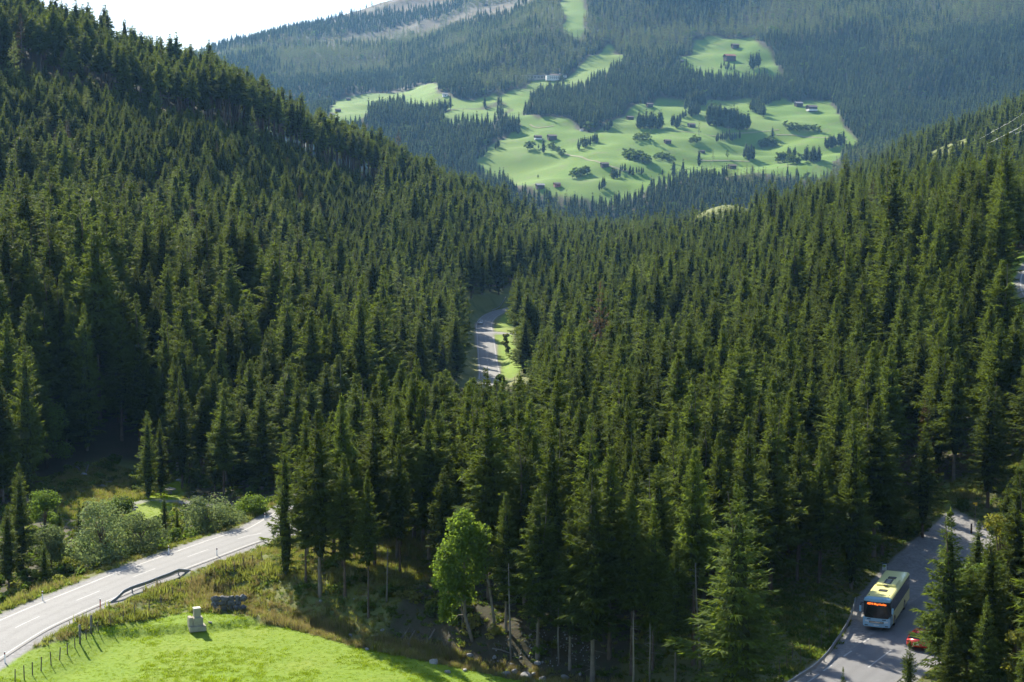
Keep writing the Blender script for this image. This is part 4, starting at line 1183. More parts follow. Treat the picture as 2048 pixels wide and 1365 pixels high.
gl = np.array([W(212.5, 1213.4, z=-36.95), W(233.8, 1207, z=-36.95), W(263, 1191.5, z=-36.9), W(290.8, 1181, z=-36.85), W(317.7, 1169.5, z=-36.8), W(343.6, 1158.6, z=-36.75), W(369, 1146, z=-36.7), W(386, 1138.6, z=-36.7)])
gq = dense(gl, 0.5); gq[:, 2] = H(gq[:, 0], gq[:, 1])
sg_ = np.linspace(0, 1, len(gq)); gq[:, 2] = np.polyval(np.polyfit(sg_, gq[:, 2], 2), sg_)
guardrail(gq[::-1].copy(), "short steel guardrail with sloping ends beside the sunlit road", 4.0)
gl = np.array([W(px, py, z=-37.35) for px, py in ((1480,1418),(1530,1390),(1572.8,1365),(1598.5,1348),(1624,1332),(1642,1316),(1657.4,1299),(1671.5,1278.5),(1683,1262),(1696,1240),(1705,1218),(1711,1195))])
gq = dense(gl, 0.5); gq[:, 2] = H(gq[:, 0], gq[:, 1]) - 0.02
sg_ = np.linspace(0, 1, len(gq)); gq[:, 2] = np.polyval(np.polyfit(sg_, gq[:, 2], 3), sg_)
guardrail(gq[::-1].copy(), "long curved steel guardrail in the shade along the bus lay-by", 4.0, term0=False, term1=False)
gl = np.array([W(984, 612, y=598), W(992, 606, y=604), W(1001, 600, y=612), W(1012, 598, y=625)])
gq = dense(gl, 0.5); gq[:, 2] = H(gq[:, 0], gq[:, 1])
guardrail(gq, "railing at the outside of the far road bend", 4.0, False, False)

M['white_plastic'] = simple_mat("white_plastic", (0.78, 0.78, 0.76), 0.5, var=0.05)
M['black_plastic'] = simple_mat("black_plastic", (0.03, 0.03, 0.03), 0.5, var=0.1)
M['red_refl'] = simple_mat("red_plastic", (0.5, 0.06, 0.03), 0.4, var=0.05)
def delineator(px, py, label, red=False):
    b = G(px, py, 100, 320)
    e = thing("delineator_post", b, label, "road marker", random.uniform(-.2, .2), "delineator posts")
    MB().prism([(-0.06, -0.045), (0.06, -0.045), (0.0, 0.06)], 'z', -0.1, 0.72).build("body", M['red_refl' if red else 'white_plastic'], e, 0.006)
    MB().prism([(-0.062, -0.047), (0.062, -0.047), (0.0, 0.063)], 'z', 0.722, 0.90).build("black_band", M['black_plastic'], e)
    MB().box((0, -0.049, 0.81), (0.05, 0.006, 0.13)).build("reflector", M['red_refl'], e)
    MB().prism([(-0.06, -0.045), (0.06, -0.045), (0.0, 0.06)], 'z', 0.902, 0.98).build("cap", M['white_plastic'], e)
for a in ((85.6, 1202, "white marker post on the far verge next to the tree shadow on the road"), (337.7, 1109, "white marker post on the far verge opposite the guardrail end"), (434, 1112.5, "white marker post on the meadow side beyond the guardrail"), (10.4, 1326, "white marker post nearest the corner of the picture"), (530, 1041.5, "white marker post where the road enters the wood")):
    delineator(*a)
delineator(201, 1217, "reddish marker post in front of the near guardrail end", True)

M['stake'] = simple_mat("grey_stake", (0.16, 0.125, 0.095), 0.9, var=0.25, scale=4.0, bump=0.01)
M['wire'] = simple_mat("fence_wire", (0.22, 0.21, 0.20), 0.5, metal=0.7)
fence_pix = [(30,1366),(48.7,1360),(65,1351),(82,1342),(102.5,1331),(119,1321),(135,1309),(150,1296),(173,1279),(196.7,1264),(221.7,1254),(246,1245),(270,1233),(297.5,1222),(322.5,1210),(345.7,1195),(362,1184),(383,1173),(410.7,1164),(430,1156),(451,1149.5),(469.5,1144.8),(488.6,1137),(506,1128.5),(524.6,1120)]
fpts = GP(fence_pix, 100, 200)
fe = thing("pasture_fence", fpts[0], "thin wire pasture fence on stakes between the road bank and the meadow", "fence")
tops = []
for i, pt in enumerate(fpts):
    q = pt - fpts[0]; hh = random.uniform(0.95, 1.25); dx, dy = random.uniform(-.08, .08), random.uniform(-.08, .08)
    MB().tube([(q[0], q[1], q[2] - 0.2), (q[0] + dx, q[1] + dy, q[2] + hh)], [0.055, 0.045], 6).build("post", M['stake'], fe)
    tops.append((q[0] + dx * 0.8, q[1] + dy * 0.8, q[2] + 0.8 * hh))
MB().tube(tops, 0.006, 4).build("wire", M['wire'], fe)
MB().tube([(a, b, c - 0.38) for a, b, c in tops], 0.006, 4).build("wire", M['wire'], fe)
for px, py, hh, lb in ((160, 1288, 1.75, "thick weathered gate post nearer the corner of the meadow"), (182.7, 1268, 1.75, "thick weathered gate post farther along the meadow fence")):
    b = G(px, py, 100, 200)
    o = MB().tube([(0, 0, -0.3), (0.01, 0, 0.9), (0.0, 0.02, hh)], [0.13, 0.12, 0.115], 9).build("gate_post", M['deadwood'], None, 0.012, True)
    o.location = b; tag(o, lb, "post", "pair of thick gate posts")
for i, (px, py) in enumerate(((1560, 1352), (1574, 1336), (1585, 1318), (1602, 1330), (1619, 1306), (1642, 1292), (1659, 1276))):
    b = G(px, py, 100, 200)
    o = MB().tube([(0, 0, -0.2), (random.uniform(-.1, .1), 0, 1.3 + 0.5 * random.random())], [0.035, 0.022], 5).build("stake", M['stake'], None)
    o.location = b; tag(o, "thin dark stake in the grass behind the curved guardrail, %s from left" % ordinal(i), "stake", "stakes behind the curved guardrail")

M['plaster_lid'] = simple_mat("pale_lid", (0.55, 0.53, 0.47), 0.8, var=0.1)
# ---- spring housing of concrete on the meadow
b = G(394, 1258, 100, 170)
sp = thing("spring_housing", b, "stepped pale concrete spring housing standing on the bright meadow", "concrete box", 0.42)
MB().box((0, 0, 0.12), (1.55, 1.25, 0.5)).build("base_slab", M['concrete'], sp, 0.03)
MB().box((-0.62, 0.12, 0.78), (0.34, 0.95, 0.85)).build("side_chamber", M['concrete'], sp, 0.03)
MB().box((0.06, 0.0, 0.76), (0.92, 0.88, 0.80)).build("chamber", M['concrete'], sp, 0.03)
MB().box((0.02, 0.05, 1.56), (0.62, 0.62, 0.82)).build("shaft", M['concrete'], sp, 0.025)
MB().box((0.02, 0.05, 2.01), (0.70, 0.70, 0.09)).build("lid", M['plaster_lid'], sp, 0.02)
for i in range(5):
    MB().box((-0.30 + i * 0.18, -0.452, 0.76), (0.03, 0.024, 0.76)).build("rib", M['concrete'], sp)

# ---- dry stone culvert below the road bank
b = G(450, 1226, 100, 200) - np.array((0, -0.7, 0.45))
cv = thing("stone_culvert", b, "dark dry-stone culvert wall at the head of the ditch", "stone wall", 0.15)
r6 = np.random.default_rng(66)
def rock_mesh(seed, nx=1.0, ny=0.8, nz=0.7, sub=2, amp=0.22):
    bm = bmesh.new(); bmesh.ops.create_icosphere(bm, subdivisions=sub, radius=0.5)
    r = np.random.default_rng(seed)
    dirs = unit(r.normal(0, 1, (7, 3))); cutd = r.uniform(0.28, 0.42, 7)
    for v in bm.verts:
        c = np.array(v.co)
        for d, k in zip(dirs, cutd):
            q = c @ d
            if q > k: c = c - d * (q - k) * 0.9
        c = c * (1 + amp * 0.3 * r.normal())
        v.co = Vector((c[0] * nx, c[1] * ny, c[2] * nz))
    me = bpy.data.meshes.new("rock"); bm.to_mesh(me); bm.free()
    me.materials.append(M['rock'])
    return me
DARKROCKS = []
ROCKS = [rock_mesh(s, 1, r6.uniform(.7, 1), r6.uniform(.55, .85)) for s in range(8)]
for m_ in ROCKS:
    c_ = m_.copy(); c_.materials.clear(); c_.materials.append(M['rock_dark']); DARKROCKS.append(c_)
for row in range(4):
    xx = -1.55 + 0.1 * (row % 2)
    while xx < 1.35:
        w = r6.uniform(0.55, 0.95)
        o = bpy.data.objects.new("stone", DARKROCKS[int(r6.integers(8))]); COL.objects.link(o); o.parent = cv
        o.location = (xx + w / 2, 0.15 + 0.14 * row + r6.uniform(-.05, .05), 0.15 + row * 0.46)
        o.scale = (w * 1.3, 0.9, 1.0); o.rotation_euler = (r6.uniform(-.1, .1), r6.uniform(-.1, .1), r6.uniform(-.2, .2))
        xx += w * 0.95

# ---- boulders of the stream bed
for i, (px, py, s) in enumerate(sorted(((722,1294,.7),(735,1300,.45),(770,1306,.5),(868,1327,.9),(872,1322,.5),(895,1346,.6),(1010,1352,1.0),(1030,1345,.7),(1052,1356,1.1),(1068,1350,.6),(1085,1360,.8),(930,1342,.5),(765,1262,.45),(700,1272,.5),(655,1262,.4),(818,1290,.5),(990,1316,.5),(940,1312,.6),(1024,1330,.5),(1075,1328,.6),(640,1204,.5),(420,1246,.35),(1130,1356,.7),(1160,1350,.5)))):
    b = G(px, py, 95, 190)
    o = bpy.data.objects.new("boulder", ROCKS[i % 8]); COL.objects.link(o); o.location = b + np.array((0, 0, 0.1 * s)); o.scale = (s * 1.2, s, s); o.rotation_euler = (0, 0, i * 1.7)
    tag(o, "%s grey boulder along the ditch below the wood, %s from the left" % ("large" if s > 0.75 else "small", ordinal(i)), "boulder", "boulders along the ditch")
# pebbles and rubble on the bank
pr = np.random.default_rng(5)
cand = np.stack([pr.uniform(-26, 22, 9000), pr.uniform(108, 142, 9000)], 1)
dgl, _, sgl = near_line(cand[:, 0], cand[:, 1], GULLY)
kk = ((dgl < 1.5) | ((dgl < 8) & (sgl > 0) & (fbm(cand[:, 0], cand[:, 1], 5, 2, 61) > 0.22))) & (cand[:, 0] > -19)
cand = cand[kk]; n = len(cand)
rock_objs = []
for i in range(4):
    o = bpy.data.objects.new("pebble_%d" % i, ROCKS[i]); rock_objs.append(o)
C_ROCK = proto_col("kinds_rock", rock_objs)
sc = (0.08 + 0.22 * pr.random(n) ** 2.5)
scatter("gravel", np.stack([cand[:, 0], cand[:, 1], H(cand[:, 0], cand[:, 1])], 1), pr.uniform(0, 6, (n, 3)), np.stack([sc * 1.3, sc, sc * 0.8], 1), pr.integers(0, 4, n), C_ROCK, "pale stones and rubble strewn over the ditch bank")

# ---- fallen poles on the bank and deadwood in the clearing
def log(p0, p1, r, label, y0=95, y1=300, grp="fallen poles on the bank", lift=0.25):
    a = G(*p0, y0, y1); c = G(*p1, y0, y1)
    d = c - a
    mb = MB().tube([(0, 0, lift * 0.5), tuple(d * 0.5 + np.array((0.05, 0, lift))), tuple(d + np.array((0, 0, lift)))], [r, r * 0.85, r * 0.6], 7)
    for k in range(3):
        t = 0.25 + 0.25 * k; s = d * t
        mb.tube([tuple(s + np.array((0, 0, lift))), tuple(s + np.array((random.uniform(-.5, .5), random.uniform(-.3, .3), lift + 0.5)))], [r * 0.3, r * 0.15], 4)
    o = mb.build("fallen_pole", M['deadwood'], None, 0, True); o.location = a
    tag(o, label, "log", grp)
log((803, 1280), (818, 1262), 0.09, "short fallen pole on the bank, left of two others below the maple")
log((814, 1290), (830, 1266), 0.09, "middle one of the fallen poles on the bank below the maple")
log((848, 1298), (870, 1264), 0.12, "longest fallen pole on the bank, under the maple trunk")
log((985, 1300), (1020, 1312), 0.08, "fallen pole lying across the dark bank right of the maple")
log((152, 938), (160, 948), 0.14, "fallen pale tree trunk in the dark clearing, left one", 180, 300, "deadwood in the clearing", 0.6)
log((172, 948), (178, 936), 0.13, "fallen pale tree trunk in the dark clearing, right one", 180, 300, "deadwood in the clearing", 0.6)
log((205, 966), (225, 965), 0.14, "grey log lying flat in the middle of the clearing", 180, 300, "deadwood in the clearing", 0.1)
log((152, 985), (170, 985), 0.14, "grey log lying flat near the grey willows in the clearing", 180, 300, "deadwood in the clearing", 0.1)
for px, py, s, lb in ((168, 950, 1.0, "pale boulder beside the fallen trunks in the clearing"), (202, 973, 1.2, "pale boulder in the middle of the clearing"), (262, 1021, 1.3, "sunlit boulder at the edge of the clearing"), (270, 1016, 0.9, "second sunlit boulder at the edge of the clearing"), (300, 1048, 1.6, "white boulder above the willows"), (360, 962, 1.2, "pale boulder behind the stone table")):
    b = G(px, py, 170, 300)
    o = bpy.data.objects.new("boulder", ROCKS[int(s * 10) % 8]); COL.objects.link(o); o.location = b; o.scale = (s * 1.2, s, s * 0.9); tag(o, lb, "boulder", "boulders of the clearing")
b = G(340, 988, 170, 300)
tb = thing("stone_table", b, "round pale stone table on the sunlit clearing", "table")
MB().tube([(0, 0, -0.1), (0, 0, 0.62)], [0.35, 0.3], 10).build("foot", M['rock'], tb)
MB().tube([(0, 0, 0.62), (0, 0, 0.80)], [0.95, 0.95], 20).build("top", M['concrete'], tb, 0.03)
MB().box((-0.1, 0, 0.95), (0.25, 0.2, 0.26)).build("bowl", M['concrete'], tb, 0.03)

# ---- signs
M['sign_white'] = simple_mat("white_sign_sheet", (0.76, 0.78, 0.76), 0.4, var=0.03)
M['sign_green'] = simple_mat("green_sign_paint", (0.16, 0.36, 0.05), 0.4, var=0.04)
M['sign_blue'] = simple_mat("blue_sign_paint", (0.03, 0.08, 0.16), 0.4, var=0.04)
M['sign_yellow'] = simple_mat("yellow_sign_paint", (0.72, 0.46, 0.03), 0.45, var=0.06)
def text_mesh(body, size, mat, parent, loc, rot, name="lettering", ext=0.004, bold=0.0):
    cu = bpy.data.curves.new(name, 'FONT'); cu.body = body; cu.size = size; cu.extrude = ext; cu.align_x = 'CENTER'; cu.align_y = 'CENTER'; cu.resolution_u = 2; cu.offset = bold
    tmp = bpy.data.objects.new("tmp", cu); COL.objects.link(tmp)
    dgp = bpy.context.evaluated_depsgraph_get()
    me = bpy.data.meshes.new_from_object(tmp.evaluated_get(dgp))
    bpy.data.objects.remove(tmp); me.materials.clear()
    o = link(name, me, mat, parent); o.location = loc; o.rotation_euler = rot
    return o
b = G(1763.5, 1170, 120, 190)
bs = thing("bus_stop_sign", b, "white bus stop sign with green disc on a thin pole behind the bus", "sign", -0.12)
MB().tube([(0, 0, -0.2), (0, 0, 2.45)], 0.032, 8).build("pole", M['galv'], bs)
MB().box((0.24, -0.045, 1.92), (0.42, 0.02, 0.66)).build("panel", M['sign_white'], bs, 0.006)
MB().box((0.22, -0.04, 2.31), (0.50, 0.03, 0.10)).build("header", M['sign_blue'], bs, 0.006)
MB().tube([(0.24, -0.056, 2.06), (0.24, -0.062, 2.06)], 0.135, 20).build("green_disc", M['sign_green'], bs)
text_mesh("H", 0.2, M['sign_yellow'], bs, (0.24, -0.068, 2.06), (math.pi / 2, 0, 0))
MB().box((0.24, -0.057, 1.72), (0.30, 0.004, 0.05)).build("text_line", M['sign_blue'], bs)
b = G(1950, 1046, 120, 210)
hs = thing("trail_sign", b, "yellow arrow trail sign on a pole above the bend of the lay-by", "sign", 0.2)
MB().tube([(0, 0, -0.2), (0, 0, 2.5)], 0.035, 8).build("pole", M['deadwood'], hs)
for k in range(2):
    MB().prism([(-0.32 if k else -0.1, 2.1 + 0.2 * k), (0.16, 2.1 + 0.2 * k), (0.24, 2.19 + 0.2 * k), (0.16, 2.28 + 0.2 * k), (-0.32 if k else -0.1, 2.28 + 0.2 * k)], 'y', -0.06, -0.04).build("arrow_board", M['sign_yellow'], hs)
b = G(1942.5, 1067, 120, 190)
o = MB().tube([(0, 0, -0.2), (0, 0, 1.15)], [0.12, 0.11], 8).build("wooden_post", M['darkwood'], None, 0.012, True); o.location = b
tag(o, "brown wooden post on the verge where the gravel bends away", "post")

# ------------------------------------------------------------------ vehicles
M['bus_yellow'] = simple_mat("bus_yellow_paint", (0.84, 0.80, 0.34), 0.32, var=0.04, scale=0.8, coat=0.4, dirt=(0.78, 0.74, 0.30))
M['bus_blue'] = simple_mat("bus_blue_paint", (0.34, 0.58, 0.74), 0.3, var=0.04, scale=0.8, coat=0.4)
M['glass'] = simple_mat("dark_glass", (0.018, 0.02, 0.022), 0.12, var=0.05, spec=0.6)
M['side_glass'] = simple_mat("tinted_side_glass", (0.045, 0.045, 0.055), 0.18, var=0.05, spec=0.6)
M['tyre'] = simple_mat("tyre_rubber", (0.02, 0.02, 0.02), 0.85, var=0.1)
M['rim'] = simple_mat("wheel_steel", (0.40, 0.41, 0.42), 0.4, metal=0.7)
M['lamp'] = simple_mat("lamp_glass", (0.80, 0.82, 0.84), 0.15, var=0.02, spec=0.8)
M['chrome'] = simple_mat("silver_trim", (0.55, 0.56, 0.57), 0.25, metal=0.9)
def emit_mat(name, col, s):
    m, nt, nd, lk = new_mat(name); e = N(nt, "ShaderNodeEmission", inp={0: (*col, 1), 1: s}); o = N(nt, "ShaderNodeOutputMaterial"); lk.new(e.outputs[0], o.inputs[0]); return m
M['led'] = emit_mat("orange_led", (1.0, 0.16, 0.02), 1.1)

def wheel(parent, x, y, r, w):
    t = MB().tube([(x - w / 2, y, r), (x + w / 2, y, r)], r, 20).build("wheel", M['tyre'], parent, 0.02, True)
    s = 1 if x > 0 else -1
    MB().tube([(x + s * (w / 2 + 0.001), y, r), (x + s * (w / 2 + 0.03), y, r)], [r * 0.62, r * 0.5], 16).build("rim", M['rim'], t)

FL, FR, RR = W(1729, 1261, z=-38), W(1776, 1263, z=-38), W(1814.5, 1203, z=-38)
hd = FR - RR                                             # runs rear to front along the side seen
bus_rz = math.atan2(hd[1], hd[0]) - math.pi / 2
fmid = (FL + FR) / 2
fdir = hd / np.linalg.norm(hd)
BL, BW, BH = 12.1, 2.55, 3.25
bc = fmid - fdir * (BL / 2)
print("BUS side len", np.linalg.norm(hd), "front width", np.linalg.norm(FR - FL), "rz", math.degrees(bus_rz), "at", bc)
bus = thing("bus", (bc[0], bc[1], float(H(bc[0], bc[1])) + 0.10), "yellow bus with light blue front and orange destination display", "bus", bus_rz)
hl, hw = BL / 2, BW / 2
def shell(outline, y0, y1, name, mat, bev=0.03): return MB().prism(outline, 'y', y0, y1).build(name, mat, bus, bev)
yf0 = hl - 1.75                                          # blue front part begins here
shell([(-hw, 0.34), (hw, 0.34), (hw, 1.42), (-hw, 1.42)], -hl, yf0 - 0.002, "lower_body", M['bus_yellow'])
shell([(-hw, 0.34), (hw, 0.34), (hw, 1.30), (-hw, 1.30)], yf0, hl, "front_body", M['bus_blue'], 0.09)
shell([(-hw + 0.04, 1.40), (hw - 0.04, 1.40), (hw - 0.09, 2.80), (-hw + 0.09, 2.80)], -hl + 0.05, hl - 0.10, "cabin_core", M['black_plastic'], 0.05)
ro = [(-hw + 0.02, 2.79), (hw - 0.02, 2.79), (hw - 0.05, 2.94), (hw - 0.22, 3.05), (-hw + 0.22, 3.05), (-hw + 0.05, 2.94)]
rf = shell(ro, -hl, hl - 0.95, "roof", M['bus_yellow'], 0.03)
shell(ro, hl - 0.948, hl - 0.02, "roof_front", M['bus_blue'], 0.05)
for s in (-1, 1):
    n_w = 6; L = (BL - 2.0) / n_w
    for k in range(n_w):
        ya = -hl + 0.25 + k * L
        MB().prism([(ya, 1.47), (ya + L - 0.03, 1.47), (ya + L - 0.03, 2.76), (ya, 2.76)], 'x', s * (hw - 0.055), s * (hw - 0.005)).build("side_window", M['side_glass'], bus)
    MB().prism([(yf0 + 0.05, 1.34), (hl - 0.28, 1.34), (hl - 0.42, 2.76), (yf0 + 0.05, 2.76)], 'x', s * (hw - 0.05), s * (hw - 0.004)).build("cab_window", M['glass'], bus)
    wheel(bus, s * (hw - 0.12), hl - 2.65, 0.48, 0.28); wheel(bus, s * (hw - 0.12), -hl + 3.3, 0.48, 0.28)
    for wy in (hl - 2.65, -hl + 3.3):
        th = np.linspace(0, math.pi, 13)
        MB().prism([(wy + 0.58 * math.cos(a), 0.46 + 0.58 * math.sin(a)) for a in th] , 'x', s * (hw - 0.10), s * (hw + 0.004)).build("wheel_arch", M['black_plastic'], bus)
# windscreen, leaning, gently curved
def screen(z0, z1, yoff0, yoff1, name, mat, half=1.16, n=9, dep=0.16, thick=0.03):
    mb = MB(); vs = []
    for zz, yo in ((z0, yoff0), (z1, yoff1)):
        for i in range(n):
            xx = -half + 2 * half * i / (n - 1)
            vs.append((xx, hl + yo - dep * (xx / half) ** 2, zz))
    m2 = [(a, b - thick, c) for a, b, c in vs]
    fs = [(i, i + 1, n + i + 1, n + i) for i in range(n - 1)] + [(2 * n + i, 3 * n + i, 3 * n + i + 1, 2 * n + i + 1) for i in range(n - 1)]
    fs += [(0, 2 * n, 2 * n + 1, 1)] and [(i, 2 * n + i, 2 * n + i + 1, i + 1) for i in range(n - 1)] + [(n + i, n + i + 1, 3 * n + i + 1, 3 * n + i) for i in range(n - 1)] + [(0, n, 3 * n, 2 * n), (n - 1, 3 * n - 1, 4 * n - 1, 2 * n - 1)]
    mb.add(vs + m2, fs); return mb.build(name, mat, bus)
screen(1.22, 2.78, 0.06, -0.04, "windscreen", M['glass'])
screen(2.76, 3.02, 0.0, -0.10, "brow", M['bus_blue'], 1.2, dep=0.14, thick=0.2)
screen(0.36, 1.21, 0.04, 0.06, "front_panel", M['bus_blue'], 1.24, dep=0.20, thick=0.12)
ds = MB().box((0, hl + 0.03, 2.58), (1.98, 0.03, 0.30)).build("destination_display", M['black_plastic'], bus)
text_mesh("4094 Mayrhofen", 0.27, M['led'], ds, (0, hl + 0.049, 2.575), (math.pi / 2, 0, math.pi), bold=0.006)
MB().box((0, hl + 0.07, 0.83), (1.35, 0.03, 0.17)).build("grille", M['black_plastic'], bus, 0.01)
for s in (-1, 1):
    MB().box((s * 0.36, hl + 0.088, 0.83), (0.52, 0.012, 0.10)).build("grille_bar", M['chrome'], bus)
    MB().prism([(s * 0.72, 0.80), (s * 1.08, 0.86), (s * 1.06, 0.98), (s * 0.74, 0.92)], 'y', hl - 0.14, hl + 0.045).build("headlight", M['lamp'], bus)
    MB().box((s * 0.95, hl - 0.03, 0.50), (0.30, 0.10, 0.07)).build("fog_light", M['black_plastic'], bus)
    mr = MB().box((s * 1.50, hl + 0.12, 2.05), (0.17, 0.22, 0.62)).build("mirror", M['bus_blue'], bus, 0.05)
    MB().tube([(s * 1.20, hl - 0.1, 2.62), (s * 1.45, hl + 0.10, 2.55), (s * 1.50, hl + 0.12, 2.35)], 0.04, 6).build("mirror_arm", M['black_plastic'], mr)
    MB().tube([(s * 0.1, hl + 0.075, 1.26), (s * 0.75, hl + 0.03, 1.75)], 0.014, 4).build("wiper", M['black_plastic'], bus)
MB().tube([(0, hl + 0.08, 0.83), (0, hl + 0.10, 0.83)], 0.10, 16).build("badge", M['chrome'], bus)
MB().box((0, hl + 0.055, 0.55), (0.52, 0.02, 0.11)).build("number_plate", M['sign_white'], bus)
for s, tx in ((-1, "VVT"), (1, "4094")):
    MB().box((s * 0.70, hl + 0.012, 1.09), (0.36, 0.016, 0.09)).build("emblem", M['sign_blue'], bus, 0.01)
for yy, nm in ((2.6, "roof_hatch"), (-2.9, "roof_hatch")):
    MB().box((0, yy, 3.085), (0.78, 0.72, 0.07)).build(nm, M['black_plastic'], bus, 0.02)
ac = MB().box((0.0, -0.55, 3.13), (1.95, 2.7, 0.16)).build("air_conditioner", M['bus_yellow'], bus, 0.05)
MB().box((0.0, -0.75, 3.216), (0.72, 1.9, 0.03)).build("fan_grille", M['black_plastic'], ac)
for k in range(3):
    MB().tube([(0.0, -1.35 + k * 0.6, 3.222), (0.0, -1.35 + k * 0.6, 3.25)], 0.22, 14).build("fan", M['rim'], ac)
MB().box((0.0, 0.95, 3.19), (0.42, 0.36, 0.06)).build("intake", M['black_plastic'], ac)
MB().box((-0.75, -0.55, 3.24), (0.32, 2.3, 0.07)).build("duct", M['bus_yellow'], ac, 0.02)
for xx, yy in ((0.95, hl - 1.3), (-0.85, hl - 1.2), (-0.9, hl - 1.7)):
    MB().tube([(xx, yy, 3.02), (xx, yy, 3.12)], [0.06, 0.03], 8).build("roof_antenna", M['black_plastic'], rf)
MB().box((0, -hl - 0.005, 1.0), (2.2, 0.02, 0.9)).build("rear_grille", M['black_plastic'], bus)
MB().box((0, -hl - 0.004, 2.2), (2.2, 0.03, 1.05)).build("rear_window", M['glass'], bus)

def car(name, loc, rz, paint, label, cat="car"):
    c = thing(name, loc, label, cat, rz)
    hwid = 0.9
    side = [(-2.1, 0.32), (2.1, 0.32), (2.16, 0.62), (2.0, 0.82), (1.05, 0.95), (-1.75, 1.0), (-2.12, 0.95), (-2.16, 0.6)]
    body = MB().prism(side, 'x', -hwid, hwid).build("body", paint, c, 0.06, True)
    # glasshouse, narrower at the top
    mb = MB()
    lo = [(-1.85, 0.98), (1.0, 0.94)]; hi = [(-1.35, 1.47), (0.2, 1.47)]
    vs = []
    for (ya, za), k in ((lo[0], .86), (lo[1], .86), (hi[1], .66), (hi[0], .66)):
        vs += [(-k, ya, za), (k, ya, za)]
    mb.add(vs, [(0, 1, 3, 2), (2, 3, 5, 4), (4, 5, 7, 6), (6, 7, 1, 0), (0, 2, 4, 6), (1, 7, 5, 3)]).build("glasshouse", M['glass'], c, 0.03)
    MB().prism([(-1.45, 1.44), (0.28, 1.44), (0.05, 1.52), (-1.15, 1.53)], 'x', -0.68, 0.68).build("roof", paint, c, 0.03, True)
    for s in (-1, 1):
        MB().tube([(s * 0.70, 0.27, 1.45), (s * 0.86, 1.0, 0.97)], 0.035, 5).build("pillar", paint, c)
        MB().tube([(s * 0.70, -1.4, 1.45), (s * 0.86, -1.85, 1.0)], 0.06, 5).build("pillar", paint, c)
        wheel(c, s * 0.80, 1.3, 0.32, 0.2); wheel(c, s * 0.80, -1.3, 0.32, 0.2)
        MB().box((s * 0.66, 2.08, 0.70), (0.36, 0.12, 0.14)).build("headlight", M['lamp'], c, 0.02)
        MB().box((s * 0.74, -2.12, 0.80), (0.26, 0.08, 0.18)).build("tail_light", M['red_refl'], c, 0.02)
        MB().box((s * 1.0, 0.75, 1.0), (0.18, 0.10, 0.12)).build("mirror", paint, c, 0.02)
    MB().box((0, 2.13, 0.5), (1.0, 0.04, 0.16)).build("grille", M['black_plastic'], c)
    MB().box((0, 2.16, 0.44), (0.5, 0.02, 0.10)).build("number_plate", M['sign_white'], c)
    MB().box((0, -2.17, 0.62), (0.5, 0.02, 0.10)).build("number_plate", M['sign_white'], c)
    return c
M['red_paint'] = simple_mat("red_car_paint", (0.50, 0.025, 0.02), 0.25, var=0.03, coat=0.6)
M['white_paint'] = simple_mat("white_car_paint", (0.70, 0.71, 0.72), 0.25, var=0.03, coat=0.6)
rc = W(1846, 1286, z=-37.8); k = int(np.argmin(((ROAD2[:, :2] - rc[:2]) ** 2).sum(1))); td = ROAD2[k + 1] - ROAD2[k - 1]
car("car", (rc[0], rc[1], float(ROAD2[k, 2]) - 0.02), math.atan2(td[1], td[0]) - math.pi / 2, M['red_paint'], "red car driving uphill, half hidden behind the spruce with drooping arms")
k = int(np.argmin(np.abs(ROAD1[:, 1] - 556))); td = ROAD1[k + 1] - ROAD1[k - 1]; td /= np.linalg.norm(td)
wc = ROAD1[k] + np.array((-td[1], td[0], 0)) * 1.55
car("car", (wc[0], wc[1], wc[2] - 0.03), math.atan2(td[1], td[0]) + math.pi / 2, M['white_paint'], "white car coming towards the bend on the distant road")
# ------------------------------------------------------------------ broadleaved trees and bushes
def leaf_thing(name, b, ht, wd, seed, mat, label, group=None, n=2600, leaf=0.22, cb=0.1, lobes=16, cat="bush", bark='bark'):
    R0 = wd / 2
    (lv, lf), (tv, tf) = broadleaf(seed, ht, R0, cb, n, leaf, lobes)
    e = thing(name, b, label, cat, 0, group)
    cm = mesh_np("crown", lv, lf); link("crown", cm, M[mat], e)
    tm = mesh_np("trunk", tv, tf, smooth=True); link("trunk", tm, M[bark], e)
    return e
def bush(px, foot, tip, wpx, mat, label, y=None, name="willow_bush", group="roadside bushes", **kw):
    b = base_of(px, foot, y, None)
    if b[1] < 200 and px < 560:
        b = base_of(px, foot, b[1] + 7.5, None)
    ht = W(px, tip, y=b[1])[2] - b[2]
    return leaf_thing(name, b, max(1.0, ht), wpx * (1.25 if px < 560 else 1.0) / F_PX * b[1], int(px * 7 + foot) % 9973, mat, label, group, **kw)
bush(205, 1146, 1008, 96, 'willow', "tall grey-green willow bush left of its paler neighbour beside the road", n=6500, leaf=0.2, lobes=22)
bush(282, 1124, 1030, 84, 'willow', "grey-green willow bush below the sunlit clearing", n=5200, leaf=0.2, lobes=20)
bush(92, 1130, 985, 62, 'alder', "loose green alder between the light spruce and the willows", y=163, name="alder_bush", n=4200, leaf=0.2)
bush(103, 1178, 1060, 66, 'willow', "grey-green bush at the road in front of the light green spruce", y=152, n=3600, leaf=0.2)
bush(415, 1078, 1000, 108, 'willow', "round grey-green willow bush in the middle of the roadside row", n=6500, leaf=0.2, lobes=24)
bush(468, 1066, 1032, 56, 'willow', "low grey-green bush right of the round willow", n=2200, leaf=0.18)
bush(507, 1050, 998, 60, 'alder', "bright green bush where the path meets the road", name="alder_bush", n=3400, leaf=0.2)
bush(240, 1075, 1000, 60, 'alder', "dark green bush behind the willows", y=180, name="alder_bush", n=2600, leaf=0.22)
bush(160, 1150, 1120, 40, 'willow', "low scrubby bush on the verge among the willows", y=157, n=1000, leaf=0.16)
